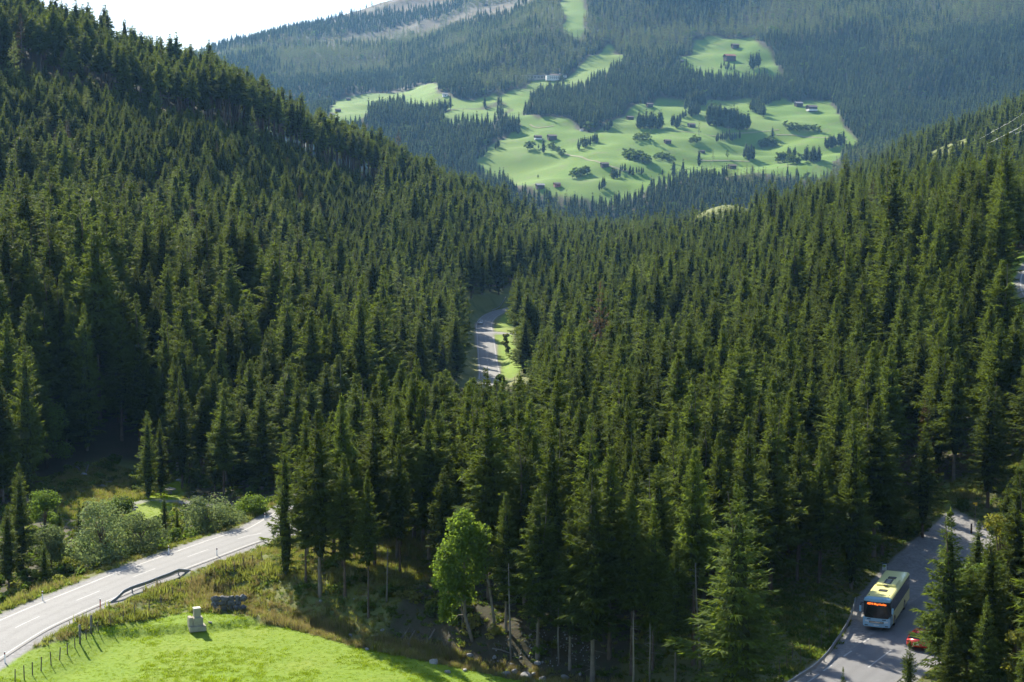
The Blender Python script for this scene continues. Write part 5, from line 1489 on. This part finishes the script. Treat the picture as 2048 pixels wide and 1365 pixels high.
bush(135, 1165, 1128, 42, 'herb', "brownish low scrub on the far verge of the road", y=155, name="scrub_bush", n=1000, leaf=0.16)
bush(348, 1095, 1060, 34, 'alder', "small bush at the verge left of the round willow", name="alder_bush", n=1200, leaf=0.18)
bush(378, 958, 905, 40, 'willow', "pale bush at the corner of the wood behind the stone table", y=226, n=1800, leaf=0.25)
bush(40, 965, 800, 110, 'alder', "dark leafy tree at the foot of the shaded slope, at the picture edge", y=232, name="alder_tree", n=5000, leaf=0.35, cat="tree", group="leafy trees under the slope")
bush(95, 955, 815, 90, 'alder', "second dark leafy tree at the foot of the shaded slope", y=238, name="alder_tree", n=4200, leaf=0.35, cat="tree", group="leafy trees under the slope")
# the maple: thin bent trunk, one-sided crown
b = G(946, 1282, 95, 200)
mp = thing("maple_tree", b, "bright lime green maple with a thin bent trunk at the edge of the wood", "tree")
S = b[1] / F_PX
lob = [(-50,-170,30),(-35,-205,30),(-10,-228,28),(-25,-250,22),(-75,-160,24),(-55,-120,28),(-80,-125,20),(-30,-130,30),(0,-190,30),(15,-215,24),(-62,-85,22),(-20,-95,22),(-68,-180,20),(-45,-235,18),(25,-165,22),(-70,-60,14),(-52,-40,10),(10,-140,20)]
r7 = np.random.default_rng(70)
lv, ll = [], 0; P_, N_ = [], []
for (dx, dy, rr) in lob:
    n = int(60 + rr * rr * 0.95); c = np.array((dx * S * 0.80, r7.uniform(-1.2, 0.8), -dy * S))
    dd = unit(r7.normal(0, 1, (n, 3))); P_.append(c + dd * (rr * S * 1.15 * r7.random(n) ** 0.55)[:, None]); N_.append(unit(0.5 * dd + r7.normal(0, .8, (n, 3)) + np.array((0, 0, .4))))
pos = np.vstack(P_); nrm = np.vstack(N_); n = len(pos)
d = unit(np.cross(nrm, r7.normal(0, 1, (n, 3)))); sd_ = np.cross(nrm, d); l = 0.27 * r7.uniform(.6, 1.4, n)
v = np.empty((n, 4, 3)); v[:, 0] = pos - d * (l / 2)[:, None]; v[:, 1] = pos + sd_ * (l * .42)[:, None]; v[:, 2] = pos + d * (l / 2)[:, None]; v[:, 3] = pos - sd_ * (l * .42)[:, None]
link("crown", mesh_np("crown", v.reshape(-1, 3), np.arange(n * 4).reshape(n, 4)), M['maple'], mp)
mb = MB().tube([(0, 0, -0.3), (-0.35, 0, 1.0), (-0.75, 0, 2.4), (-0.85, 0, 5.0), (-0.8, 0, 8.2), (-1.0, 0, 10.2), (-1.2, 0, 12.2)], [0.19, 0.17, 0.15, 0.13, 0.10, 0.07, 0.03], 8)
for (dx, dy, rr) in lob[::2]:
    c = (dx * S * 0.80, 0, -dy * S); z0 = max(2.5, c[2] - 2.2); x0 = -0.8
    mb.tube([(x0, 0, z0), ((x0 + c[0]) / 2, 0, (z0 + c[2]) / 2 + 0.3), c], [0.07, 0.045, 0.02], 5, caps=False)
mb.build("trunk", M['bark_pale'], mp, 0, True)
# leaning dead stem and bare poles in the front of the wood
def dead_tree(px, foot, pts, r, label, y=None):
    b = base_of(px, foot, y, None); S = b[1] / F_PX
    q = [((a - px) * S, 0.0, (foot - c) * S) for a, c in pts]; n = len(q)
    mb = MB().tube([(0, 0, -0.3)] + q, [r] + [r * (1 - 0.75 * (i + 1) / n) for i in range(n)], 7)
    for k in range(26):
        t = random.uniform(0.15, 0.95) * (n - 1); i = int(t); u = t - i
        a = np.array(q[i]) * (1 - u) + np.array(q[min(i + 1, n - 1)]) * u; th = random.uniform(0, 6.28); L = random.uniform(0.3, 1.1)
        mb.tube([tuple(a), (a[0] + L * math.cos(th), a[1] + L * math.sin(th), a[2] - random.uniform(-.1, .3))], [0.018, 0.006], 3, caps=False)
    o = mb.build("dead_tree", M['deadwood'], None, 0, True); o.location = b
    tag(o, label, "tree", "bare dead stems in the wood")
dead_tree(992, 1268, [(985, 1215), (978, 1165), (966, 1125), (957, 1098), (947, 1082)], 0.16, "leaning bare grey stem bending over behind the maple")
dead_tree(1266, 1372, [(1267, 1300), (1266, 1240), (1266, 1178)], 0.12, "bare broken-off stem standing alone before the wood, left of two", y=117)
dead_tree(1299, 1370, [(1299, 1300), (1300, 1250), (1299, 1205)], 0.11, "bare broken-off stem before the wood, right of two", y=117)
dead_tree(1400, 1352, [(1396, 1280), (1391, 1210), (1388, 1130)], 0.14, "slightly crooked pale stem beside the broad bright spruce", y=121)
dead_tree(1022, 1322, [(1020, 1250), (1018, 1180), (1017, 1120)], 0.11, "thin bare stem on the bank right of the leaning one")
dead_tree(926, 1262, [(923, 1200), (921, 1150)], 0.09, "thin stem close left of the maple trunk")
dead_tree(773, 1205, [(775, 1150), (776, 1090)], 0.12, "bare pale stem among the trunks left of the maple")
dead_tree(1118, 1330, [(1116, 1270), (1117, 1200), (1116, 1150)], 0.10, "thin grey stem left of the large hanging spruce")
# right foreground and slope bushes
bush(1998, 1215, 1030, 110, 'yellow_leaf', "leafy tree with yellowing leaves on the bank right of the bus", y=134, name="yellowing_tree", cat="tree", group="leafy trees by the lay-by", n=4200, leaf=0.26)
bush(2040, 1260, 1060, 120, 'alder', "green leafy tree at the picture edge behind the yellowing one", y=138, name="alder_tree", cat="tree", group="leafy trees by the lay-by", n=5200, leaf=0.28)
bush(1960, 1300, 1110, 120, 'alder', "dark leafy tree between the drooping spruce and the yellowing tree", y=127, name="alder_tree", cat="tree", group="leafy trees by the lay-by", n=5200, leaf=0.26)
bush(2036, 1420, 1240, 70, 'yellow_leaf', "yellow-green bush in the lower corner of the picture", y=108, name="yellowing_tree", cat="tree", group="leafy trees by the lay-by", n=2600, leaf=0.22)
bush(1925, 1046, 1012, 30, 'alder', "young leafy bush beside the yellow trail sign", y=174, name="alder_bush", n=1200, leaf=0.25)
for (px, foot, tip, w, mat, y, lb) in (
    (1095, 752, 690, 52, 'alder', 400, "light green leafy tree right of the far road"), (1128, 745, 690, 44, 'willow', 405, "pale leafy tree right of the light green one"),
    (1046, 735, 682, 40, 'herb', 430, "reddish brown scrub on the bank beside the far road"), (1066, 760, 720, 40, 'alder', 400, "low green bush at the foot of the roadside bank"),
    (1413, 690, 612, 50, 'yellow_leaf', 360, "yellowing leafy tree in a gap of the forest"), (1402, 668, 640, 32, 'herb', 365, "ochre bush beside the yellowing tree"),
    (1975, 510, 412, 60, 'alder', 400, "round light green tree among dark spruces on the right hill"), (1958, 655, 592, 70, 'alder', 270, "round green tree below the road curve"),
    (2010, 470, 420, 44, 'willow', 410, "pale green tree beside the round light one on the hill"), (1750, 700, 640, 50, 'alder', 300, "green leafy tree sunk between spruces on the right slope"),
    (2030, 720, 660, 56, 'alder', 235, "green leafy tree at the picture edge below the road curve"), (2035, 835, 770, 46, 'yellow_leaf', 205, "yellow-green bush at the picture edge above the lay-by"),
    (1012, 690, 668, 20, 'herb', 470, "small reddish bush on the lit roadside bank"), (1000, 790, 752, 26, 'alder', 385, "bush where the far road disappears")):
    bush(px, foot, tip, w, mat, lb, y=y, name="leafy_tree", cat="tree", group="leafy trees on the slopes", n=1500, leaf=0.45, lobes=13)
# larches
def larch(px, foot, tip, y, label, mat='larch', wide=1.0):
    b = base_of(px, foot, y, None); ht = W(px, tip, y=b[1])[2] - b[2]
    v, f = spruce_crown(int(px) + 3, ht, 0.2, ht * 0.15 * wide, 90, 16, ht * 0.05, ht * 0.02, 0.7)
    e = thing("larch_tree", b, label, "tree", 0, "pale larches and dry spruces")
    link("crown", mesh_np("crown", v, f), M[mat], e)
    tv, tf = trunk_mesh(int(px), ht, ht * 0.012); link("trunk", mesh_np("trunk", tv, tf), M['bark'], e)
larch(30, 155, 68, 585, "pale green larch at the edge of the tall stand, picture edge", wide=1.1)
larch(506, 292, 213, 632, "pale green larch at the foot of the tall stand")
larch(655, 232, 228, 850, "light larch tip on the skyline") if False else None
larch(1845, 1000, 800, 190, "dry brownish spruce above the end of the lay-by", 'dead', 1.0)
larch(798, 372, 258, 900, "brown-tipped dry spruce on the descending skyline", 'dead', 0.9)
larch(1200, 700, 560, 330, "olive dry spruce in the forest right of the far road", 'dead', 1.0)

# ------------------------------------------------------------------ rough grass and herbs
def tuft(seed, n, hgt, w, lean):
    r = np.random.default_rng(seed); th = r.uniform(0, 6.283, n); base = r.normal(0, 0.16, (n, 3)); base[:, 2] = 0
    d = unit(np.stack([np.cos(th) * lean * r.random(n), np.sin(th) * lean * r.random(n), np.ones(n)], 1))
    sd = unit(np.cross(d, r.normal(0, 1, (n, 3))))
    return frame_tris(base, d, sd, hgt * r.uniform(0.5, 1.2, n), w * r.uniform(0.6, 1.3, n))
tobs = []
for i, (hg, w, ln, mt_) in enumerate(((0.55, 0.09, 0.9, 'herb'), (0.4, 0.12, 1.4, 'herb'), (0.75, 0.05, 0.6, 'straw'), (0.35, 0.14, 1.6, 'alder'), (0.13, 0.05, 1.5, 'lush_blade'), (0.2, 0.06, 1.2, 'lush_blade'))):
    v, f = tuft(i, 26, hg, w, ln); me = mesh_np("tuft_%d" % i, v, f); me.materials.append(M[mt_]); tobs.append(bpy.data.objects.new("tuft_%d" % i, me))
C_TUFT = proto_col("kinds_tuft", tobs)
r8 = np.random.default_rng(8)
P0 = np.stack([r8.uniform(-75, 75, 260000), r8.uniform(105, 240, 260000)], 1)
gx, gy = project(P0[:, 0], P0[:, 1], H(P0[:, 0], P0[:, 1]))
k = (gx > -60) & (gx < 2110) & (gy < 1400)
P0 = P0[k]
cr = cover_at(P0[:, 0], P0[:, 1], 1); cl = cover_at(P0[:, 0], P0[:, 1], 0); cg = cover_at(P0[:, 0], P0[:, 1], 2)
dgl = near_line(P0[:, 0], P0[:, 1], GULLY)[0]
prob = np.where(cg > 0.3, 0.0, np.where(cl > 0.5, 0.6, 0.09 + 0.46 * cr)) + np.where((np.abs(dgl - 1.9) < 0.9), 0.9, 0)
k = r8.random(len(P0)) < prob
P0 = P0[k]; n = len(P0)
dgl = near_line(P0[:, 0], P0[:, 1], GULLY)[0]; cr = cover_at(P0[:, 0], P0[:, 1], 1)
ki = np.where(dgl < 3.2, r8.choice([0, 2, 2], n), np.where(cr > 0.5, r8.choice([0, 0, 1, 2, 3], n), r8.choice([1, 3, 3], n)))
cl = cover_at(P0[:, 0], P0[:, 1], 0)
ki = np.where((cl > 0.5) & (dgl > 2.2), np.where(fbm(P0[:, 0], P0[:, 1], 7, 2, 33) > 0.42, 5, 4), ki)
sz = r8.uniform(0.55, 1.25, n) * (0.7 + 0.5 * (fbm(P0[:, 0], P0[:, 1], 6, 2, 15) > 0.05))
scatter("rough_grass", np.stack([P0[:, 0], P0[:, 1], H(P0[:, 0], P0[:, 1]) - 0.03], 1), np.stack([r8.normal(0, .1, n), r8.normal(0, .1, n), r8.uniform(0, 6.28, n)], 1), np.stack([sz] * 3, 1), ki, C_TUFT, "rough grass and herbs on banks, verges and the ditch edge")
print("TUFTS", n)
# low shrubs under the trees and in the clearing
sob = []
for i, mt_ in enumerate(('alder', 'herb', 'spruce')):
    (lv, lf), _t = broadleaf(200 + i, 1.2, 0.9, 0.05, 140, 0.28, 7); me = mesh_np("shrub_%d" % i, lv, lf); me.materials.append(M[mt_]); sob.append(bpy.data.objects.new("shrub_%d" % i, me))
C_SHRUB = proto_col("kinds_shrub", sob)
P1 = np.stack([r8.uniform(-95, 90, 30000), r8.uniform(112, 300, 30000)], 1)
gx, gy = project(P1[:, 0], P1[:, 1], H(P1[:, 0], P1[:, 1]))
k = (gx > -60) & (gx < 2110) & keep_off(P1) & (fbm(P1[:, 0], P1[:, 1], 12, 2, 17) > 0.1)
kc = in_poly(P1[:, 0], P1[:, 1], CLEARING) & (fbm(P1[:, 0], P1[:, 1], 8, 2, 18) > 0.05) & ~in_poly(P1[:, 0], P1[:, 1], CLEAR_SUN) & (near_line(P1[:, 0], P1[:, 1], PATH)[0] > 2.5)
strip = (near_line(P1[:, 0], P1[:, 1], ROAD1)[2] > 0) & (near_line(P1[:, 0], P1[:, 1], ROAD1)[0] < 22) & (near_line(P1[:, 0], P1[:, 1], ROAD1)[0] > 7.5) & (P1[:, 1] < 200) & ~in_poly(P1[:, 0], P1[:, 1], CLEAR_SUN)
k = ((k | kc) & (r8.random(len(P1)) < 0.35)) | (strip & (r8.random(len(P1)) < 0.5))
P1 = P1[k]; n = len(P1); sz = r8.uniform(0.5, 1.3, n)
scatter("undergrowth", np.stack([P1[:, 0], P1[:, 1], H(P1[:, 0], P1[:, 1]) - 0.05], 1), np.stack([np.zeros(n), np.zeros(n), r8.uniform(0, 6.28, n)], 1), np.stack([sz, sz, sz * 0.8], 1), r8.choice([0, 0, 1, 2], n), C_SHRUB, "low shrubs and brambles under the trees and round the clearing")
print("SHRUBS", n)

# ------------------------------------------------------------------ far valley: farms, huts, trees on the meadows
M['roof_brown'] = simple_mat("shingle_roof", (0.15, 0.11, 0.09), 0.8, var=0.2, scale=0.5)
M['roof_grey'] = simple_mat("grey_roof", (0.30, 0.29, 0.29), 0.7, var=0.15, scale=0.4)
M['roof_red'] = simple_mat("red_roof", (0.30, 0.10, 0.07), 0.7, var=0.15, scale=0.4)
M['plaster'] = simple_mat("white_plaster", (0.72, 0.70, 0.66), 0.8, var=0.06, scale=0.4)
def hut(px, foot, wpx, label, y0=FAR0, y1=3600, wall='darkwood', roof='roof_brown', hf=0.42, rz=0.3, stone=False, cat="hut", windows=0, name="hay_barn"):
    b = G(px, foot, y0, y1); w = wpx / F_PX * b[1]; d = w * 0.75; hgt = w * hf
    e = thing(name, b, label, cat, rz, "farm buildings on the far slope")
    wl_ = MB().prism([(-d / 2, -1.5), (d / 2, -1.5), (d / 2, hgt), (0, hgt * 1.45), (-d / 2, hgt)], 'x', -w / 2, w / 2).build("wall", M[wall], e)
    if stone: MB().box((0, 0, hgt * 0.14), (w + 0.3, d + 0.3, hgt * 0.5)).build("plinth", M['plaster'], e)
    t = 0.25; ov = w * 0.08
    for s in (-1, 1):
        mb = MB().add([(x_, s * y_, z_) for x_ in (-w / 2 - ov, w / 2 + ov) for (y_, z_) in ((0, hgt * 1.47), (d / 2 + ov, hgt * 0.93), (d / 2 + ov, hgt * 0.93 + t), (0, hgt * 1.47 + t))], [(0, 1, 2, 3), (7, 6, 5, 4), (0, 4, 5, 1), (1, 5, 6, 2), (2, 6, 7, 3), (3, 7, 4, 0)])
        mb.build("roof", M[roof], e)
    MB().box((0, -d / 2 - 0.05, hgt * 0.30), (w * 0.16, 0.1, hgt * 0.6)).build("door", M['darkwood' if wall != 'darkwood' else 'black_plastic'], e)
    for k in range(windows):
        MB().box((-w / 2 + (k + 0.7) * w / (windows + 0.4), -d / 2 - 0.06, hgt * 0.68), (w * 0.07, 0.12, hgt * 0.22)).build("window", M['glass'], e)
    return e
hut(1470, 96, 13, "dark barn high on the topmost meadow")
hut(1459, 121.5, 20, "long farmhouse with reddish roof at the foot of the topmost meadow", roof='roof_red', cat="farmhouse", name="farmhouse", windows=5)
hut(1363, 125, 8, "small hut with pale roof at the corner of the topmost meadow", roof='roof_grey')
hut(1597, 213, 14, "dark barn with pale gable on the right meadow", roof='roof_grey')
hut(1623, 222, 18, "farmhouse with white ground floor below the barn on the right meadow", stone=True, roof='roof_brown', cat="farmhouse", name="farmhouse", windows=5)
hut(1076, 279, 13, "left one of two brown huts side by side on the left meadow", stone=True)
hut(1104, 279.5, 16, "right one of two brown huts side by side on the left meadow")
hut(1209, 334, 14, "brown barn at the end of the straight track")
hut(1114, 373, 12, "hut with reddish wall low on the left meadow", wall='roof_red')
hut(1080, 377, 15, "low farmhouse peeping over the spruce tops", roof='roof_grey', cat="farmhouse", name="farmhouse", windows=4)
hut(1163, 262, 6, "tiny pale shed at the forest corner", wall='plaster', roof='roof_grey')
hut(1299, 214, 12, "barn high on the middle meadow")
hut(1260, 240, 12, "barn left of the long grove")
hut(1383, 255, 13, "barn between the slim poplar and the grove")
hut(1335, 287, 12, "barn in the centre of the large meadow")
hut(1464, 338, 14, "barn near the lower edge of the large meadow")
hut(1405, 306, 8, "small barn behind the lone tall spruce")
hut(890, 193, 10, "pale chalet above the left forest belt", wall='plaster', roof='roof_grey', windows=3, cat="farmhouse", name="farmhouse")
hut(676, 224, 10, "dark hut at the left end of the meadows")
hut(697, 201, 8, "dark hut on the left brow of the meadows")
hut(1520, 418, 26, "pale-roofed house behind the spruce tops of the near ridge", y0=1000, y1=1330, roof='roof_grey', wall='plaster', cat="house", name="house", windows=4)
# inn and lift station
b = G(1112, 160, FAR0, 3600); S = b[1] / F_PX
inn = thing("mountain_inn", b, "white mountain inn with brown roof on the high meadow", "inn", 0.12)
w, d, hh = 40 * S, 14, 8.0
MB().box((0, 0, hh / 2 - 1), (w, d, hh + 2)).build("wall", M['plaster'], inn)
MB().prism([(-d / 2 - 1, hh + 0.02), (d / 2 + 1, hh + 0.02), (0, hh + 4)], 'x', -w * 0.3, w / 2 + 1).build("roof", M['roof_brown'], inn)
MB().box((-w * 0.38, -1, hh + 0.3), (w * 0.25, d * 0.9, 0.5)).build("terrace_roof", M['roof_grey'], inn)
for k in range(9):
    for zz in (2.2, 5.4): MB().box((-w * 0.42 + k * w * 0.105, -d / 2 - 0.05, zz), (1.6, 0.15, 1.5)).build("window", M['glass'], inn)
MB().box((2, -d / 2 - 1.0, 4.0), (w * 0.8, 1.8, 0.3)).build("balcony", M['darkwood'], inn)
MB().box((8, 1, hh + 4.2), (1.2, 1.2, 2.4)).build("chimney", M['plaster'], inn)
b = G(1070, 160, FAR0, 3600)
ls = thing("lift_station", b, "long low lift station with flat pale roof left of the inn", "station", 0.05)
w = 48 * S
MB().box((0, 0, 2.5), (w, 10, 9)).build("wall", M['concrete'], ls)
MB().box((0, -0.5, 8.2), (w + 3, 13, 1.2)).build("roof", M['roof_grey'], ls)
for k in range(7): MB().box((-w * 0.42 + k * w * 0.14, -5.08, 5.0), (w * 0.09, 0.15, 2.2)).build("window", M['glass'], ls)
def pylon(px, foot, tip, label):
    b = G(px, foot, FAR0, 3600); ht = W(px, tip, y=b[1])[2] - b[2]
    e = thing("lift_pylon", b, label, "pylon", 0, "lift pylons")
    MB().tube([(0, 0, -1), (0, 0, ht)], [0.7, 0.5], 8).build("mast", M['galv'], e)
    MB().box((0, 0, ht), (7.0, 0.7, 0.6)).build("cross_arm", M['galv'], e)
    for s in (-1, 1): MB().box((s * 3.2, 0, ht - 0.6), (0.5, 3.0, 0.6)).build("sheave_train", M['galv'], e)
pylon(1032, 172, 152, "grey lift pylon beside the lift station"); pylon(927, 190, 176, "lift pylon above the left forest belt"); pylon(1914, 52, 38, "lift pylon high in the dark forest")
# power line crossing the right hill
cb_ = thing("cable_line", W(2100, 215, y=470), "pale overhead cables crossing in front of the right-hand hill", "cable")
o0 = np.array(W(2100, 215, y=470))
for (p0, p1, rr) in (((2100, 215), (1975, 288), 0.032), ((2100, 232), (2030, 268), 0.028), ((2100, 190), (1960, 278), 0.02)):
    a, c = np.array(W(*p0, y=470)), np.array(W(*p1, y=500))
    MB().tube([tuple(a - o0), tuple((a + c) / 2 - o0 + np.array((0, 0, -0.8))), tuple(c - o0)], rr, 6).build("cable", M['galv'], cb_)

# single trees and groves on the far meadows
FAR_ME = [o.data for o in far_objs]
def far_tree(px, foot, tip, kind, label, group, name="meadow_spruce", wd=1.7, y0=FAR0):
    b = G(px, foot, y0, 3700); ht = max(4, W(px, tip, y=b[1])[2] - b[2])
    o = bpy.data.objects.new(name, FAR_ME[kind]); COL.objects.link(o)
    o.location = b; s = ht / 20; o.scale = (s * wd, s * wd, s); o.rotation_euler = (0, 0, random.uniform(0, 6.28))
    tag(o, label, "tree", group)
def grove(x0, x1, f0, f1, n, hpx, label, kind=None):
    """f0, f1: row of the feet at the left and right end"""
    n = int(n * 1.5)
    for i in range(n):
        t = (i + random.uniform(0.1, 0.9)) / n; px = x0 + (x1 - x0) * t; ft = f0 + (f1 - f0) * t - random.uniform(0, 7)
        kd = kind if kind is not None else random.choice((0, 0, 1, 2))
        far_tree(px, ft, ft - hpx * random.uniform(0.8, 1.3), kd, label + ', ' + ordinal(i) + ' from left', label, "meadow_spruce" if kd != 4 else "meadow_tree", 1.9 if kd != 4 else 1.3)
grove(1274, 1326, 258, 260, 15, 30, "spruce in the long grove in the middle of the far meadows")
grove(1343, 1360, 257, 257, 5, 25, "spruce of the small clump right of the long grove")
grove(1361, 1374, 243, 232, 3, 15, "small spruce beside the middle forest edge")
grove(1414, 1476, 250, 262, 26, 38, "spruce in the dark grove in the centre right of the far meadows")
grove(1476, 1500, 262, 262, 6, 30, "spruce at the right end of the dark grove")
grove(1248, 1300, 318, 332, 18, 16, "leafy bush of the round thicket on the large meadow", 4)
grove(1268, 1296, 284, 284, 6, 14, "leafy bush above the round thicket", 4)
far_tree(1300, 286, 262, 4, "single leafy tree above the round thicket", "lone meadow trees", "meadow_tree", 0.5)
far_tree(1398, 258 + 75, 296, 0, "lone tall spruce on the lower large meadow", "lone meadow trees")
far_tree(1398, 271, 233, 3, "slim pale larch right of the barn on the meadow", "lone meadow trees", "meadow_larch", 0.9)
far_tree(1426, 322, 286, 3, "slim bare-looking larch at the lower meadow track", "lone meadow trees", "meadow_larch", 0.7)
far_tree(1455, 318, 300, 4, "small round tree on the lower meadow", "lone meadow trees", "meadow_tree", 0.5)
grove(1486, 1508, 318, 324, 5, 26, "spruce of the clump on the lower right meadow")
far_tree(1545, 276, 252, 0, "dark pointed spruce clump at the track end", "lone meadow trees", "meadow_spruce", 1.9)
grove(1155, 1196, 302, 288, 11, 18, "spruce of the slanting row on the left meadow")
grove(1208, 1226, 268, 258, 4, 18, "spruce of the pair near the forest corner")
grove(1055, 1068, 302, 302, 3, 14, "dark bush left of the tall pair below the twin huts", 4)
far_tree(1087, 306, 276, 0, "tall spruce below the twin huts", "lone meadow trees", wd=2.1)
far_tree(1077, 298, 286, 1, "shorter spruce beside the tall one below the twin huts", "lone meadow trees")
grove(1145, 1178, 360, 350, 8, 14, "leafy bush of the dark hedge on the lower left meadow", 4)
far_tree(1076, 357, 350, 4, "small round bush on the lower left meadow", "lone meadow trees", "meadow_tree", 0.8)
grove(1222, 1240, 360, 358, 4, 20, "spruce of the clump left on the lower meadow")
grove(1198, 1212, 384, 380, 3, 22, "spruce of the pair lowest on the meadow")
grove(1240, 1252, 348, 346, 2, 18, "spruce beside the bushes on the lower meadow")
grove(1254, 1290, 352, 352, 5, 16, "spruce of the loose row on the lower meadow")
far_tree(1347, 355, 318, 0, "tall spruce left of the lone one, at the lower forest edge", "lone meadow trees", wd=2.0)
far_tree(1366, 355, 318, 1, "tall spruce between two others at the lower forest edge", "lone meadow trees", wd=2.0)
far_tree(1325, 352, 336, 2, "small spruce on the meadow above the lower forest", "lone meadow trees", wd=2.0)
grove(1555, 1600, 330, 330, 10, 16, "leafy tree of the belt on the lower right meadow", 4)
grove(1608, 1640, 325, 325, 9, 26, "spruce of the belt on the lower right meadow")
grove(1575, 1592, 318, 318, 4, 20, "spruce of the small clump left of the belt")
grove(1500, 1520, 143, 140, 5, 28, "spruce of the clump on the topmost meadow")
far_tree(1506, 122, 106, 1, "slim spruce beside the clump on the topmost meadow", "lone meadow trees")
grove(1085, 1130, 190, 175, 9, 14, "spruce of the row below the inn")
grove(1440, 1470, 140, 142, 5, 14, "spruce below the long farmhouse")
grove(955, 975, 320, 310, 4, 18, "spruce at the left rim of the large meadow")
grove(990, 1000, 300, 296, 3, 16, "small spruce higher on the left rim of the large meadow")

grove(1010, 1040, 262, 270, 8, 22, "spruce of the wooded tongue above the large meadow")
grove(1100, 1128, 300, 318, 6, 12, "leafy bush along the fold of the left meadow", 4)
grove(1310, 1345, 322, 330, 7, 13, "leafy bush right of the round thicket", 4)
grove(1380, 1400, 290, 288, 4, 12, "leafy bush beside the slim larch", 4)
grove(1430, 1480, 286, 282, 8, 18, "spruce below the dark grove")
grove(1520, 1550, 300, 296, 7, 16, "leafy bush along the track of the right meadow", 4)
grove(1570, 1640, 262, 268, 10, 12, "leafy bush of the long hedge below the farmhouse", 4)
grove(1650, 1690, 300, 292, 10, 24, "spruce where the right meadow narrows")
grove(1500, 1530, 225, 236, 9, 26, "spruce of the belt between the two right meadows")
grove(1520, 1560, 214, 204, 9, 22, "spruce along the upper rim of the right meadow")
grove(1370, 1412, 222, 214, 10, 26, "spruce of the wooded gully in the middle")
grove(1376, 1400, 236, 232, 6, 22, "spruce at the mouth of the wooded gully")
# ------------------------------------------------------------------ haze
def haze_box():
    x0, x1, y0, y1, z0, z1 = -4600, 4600, -60, 7600, -260, 960
    mb = MB().box(((x0 + x1) / 2, (y0 + y1) / 2, (z0 + z1) / 2), (x1 - x0, y1 - y0, z1 - z0))
    m, nt, nd, lk = new_mat("haze_air")
    v = N(nt, "ShaderNodeVolumePrincipled")
    v.inputs["Color"].default_value = (0.26, 0.57, 1.0, 1)
    v.inputs["Density"].default_value = 0.000045
    v.inputs["Anisotropy"].default_value = 0.1
    o = N(nt, "ShaderNodeOutputMaterial"); lk.new(v.outputs[0], o.inputs["Volume"])
    h = mb.build("haze", m)
    tag(h, "thin blue haze hanging in the valley", kind="stuff")
haze_box()
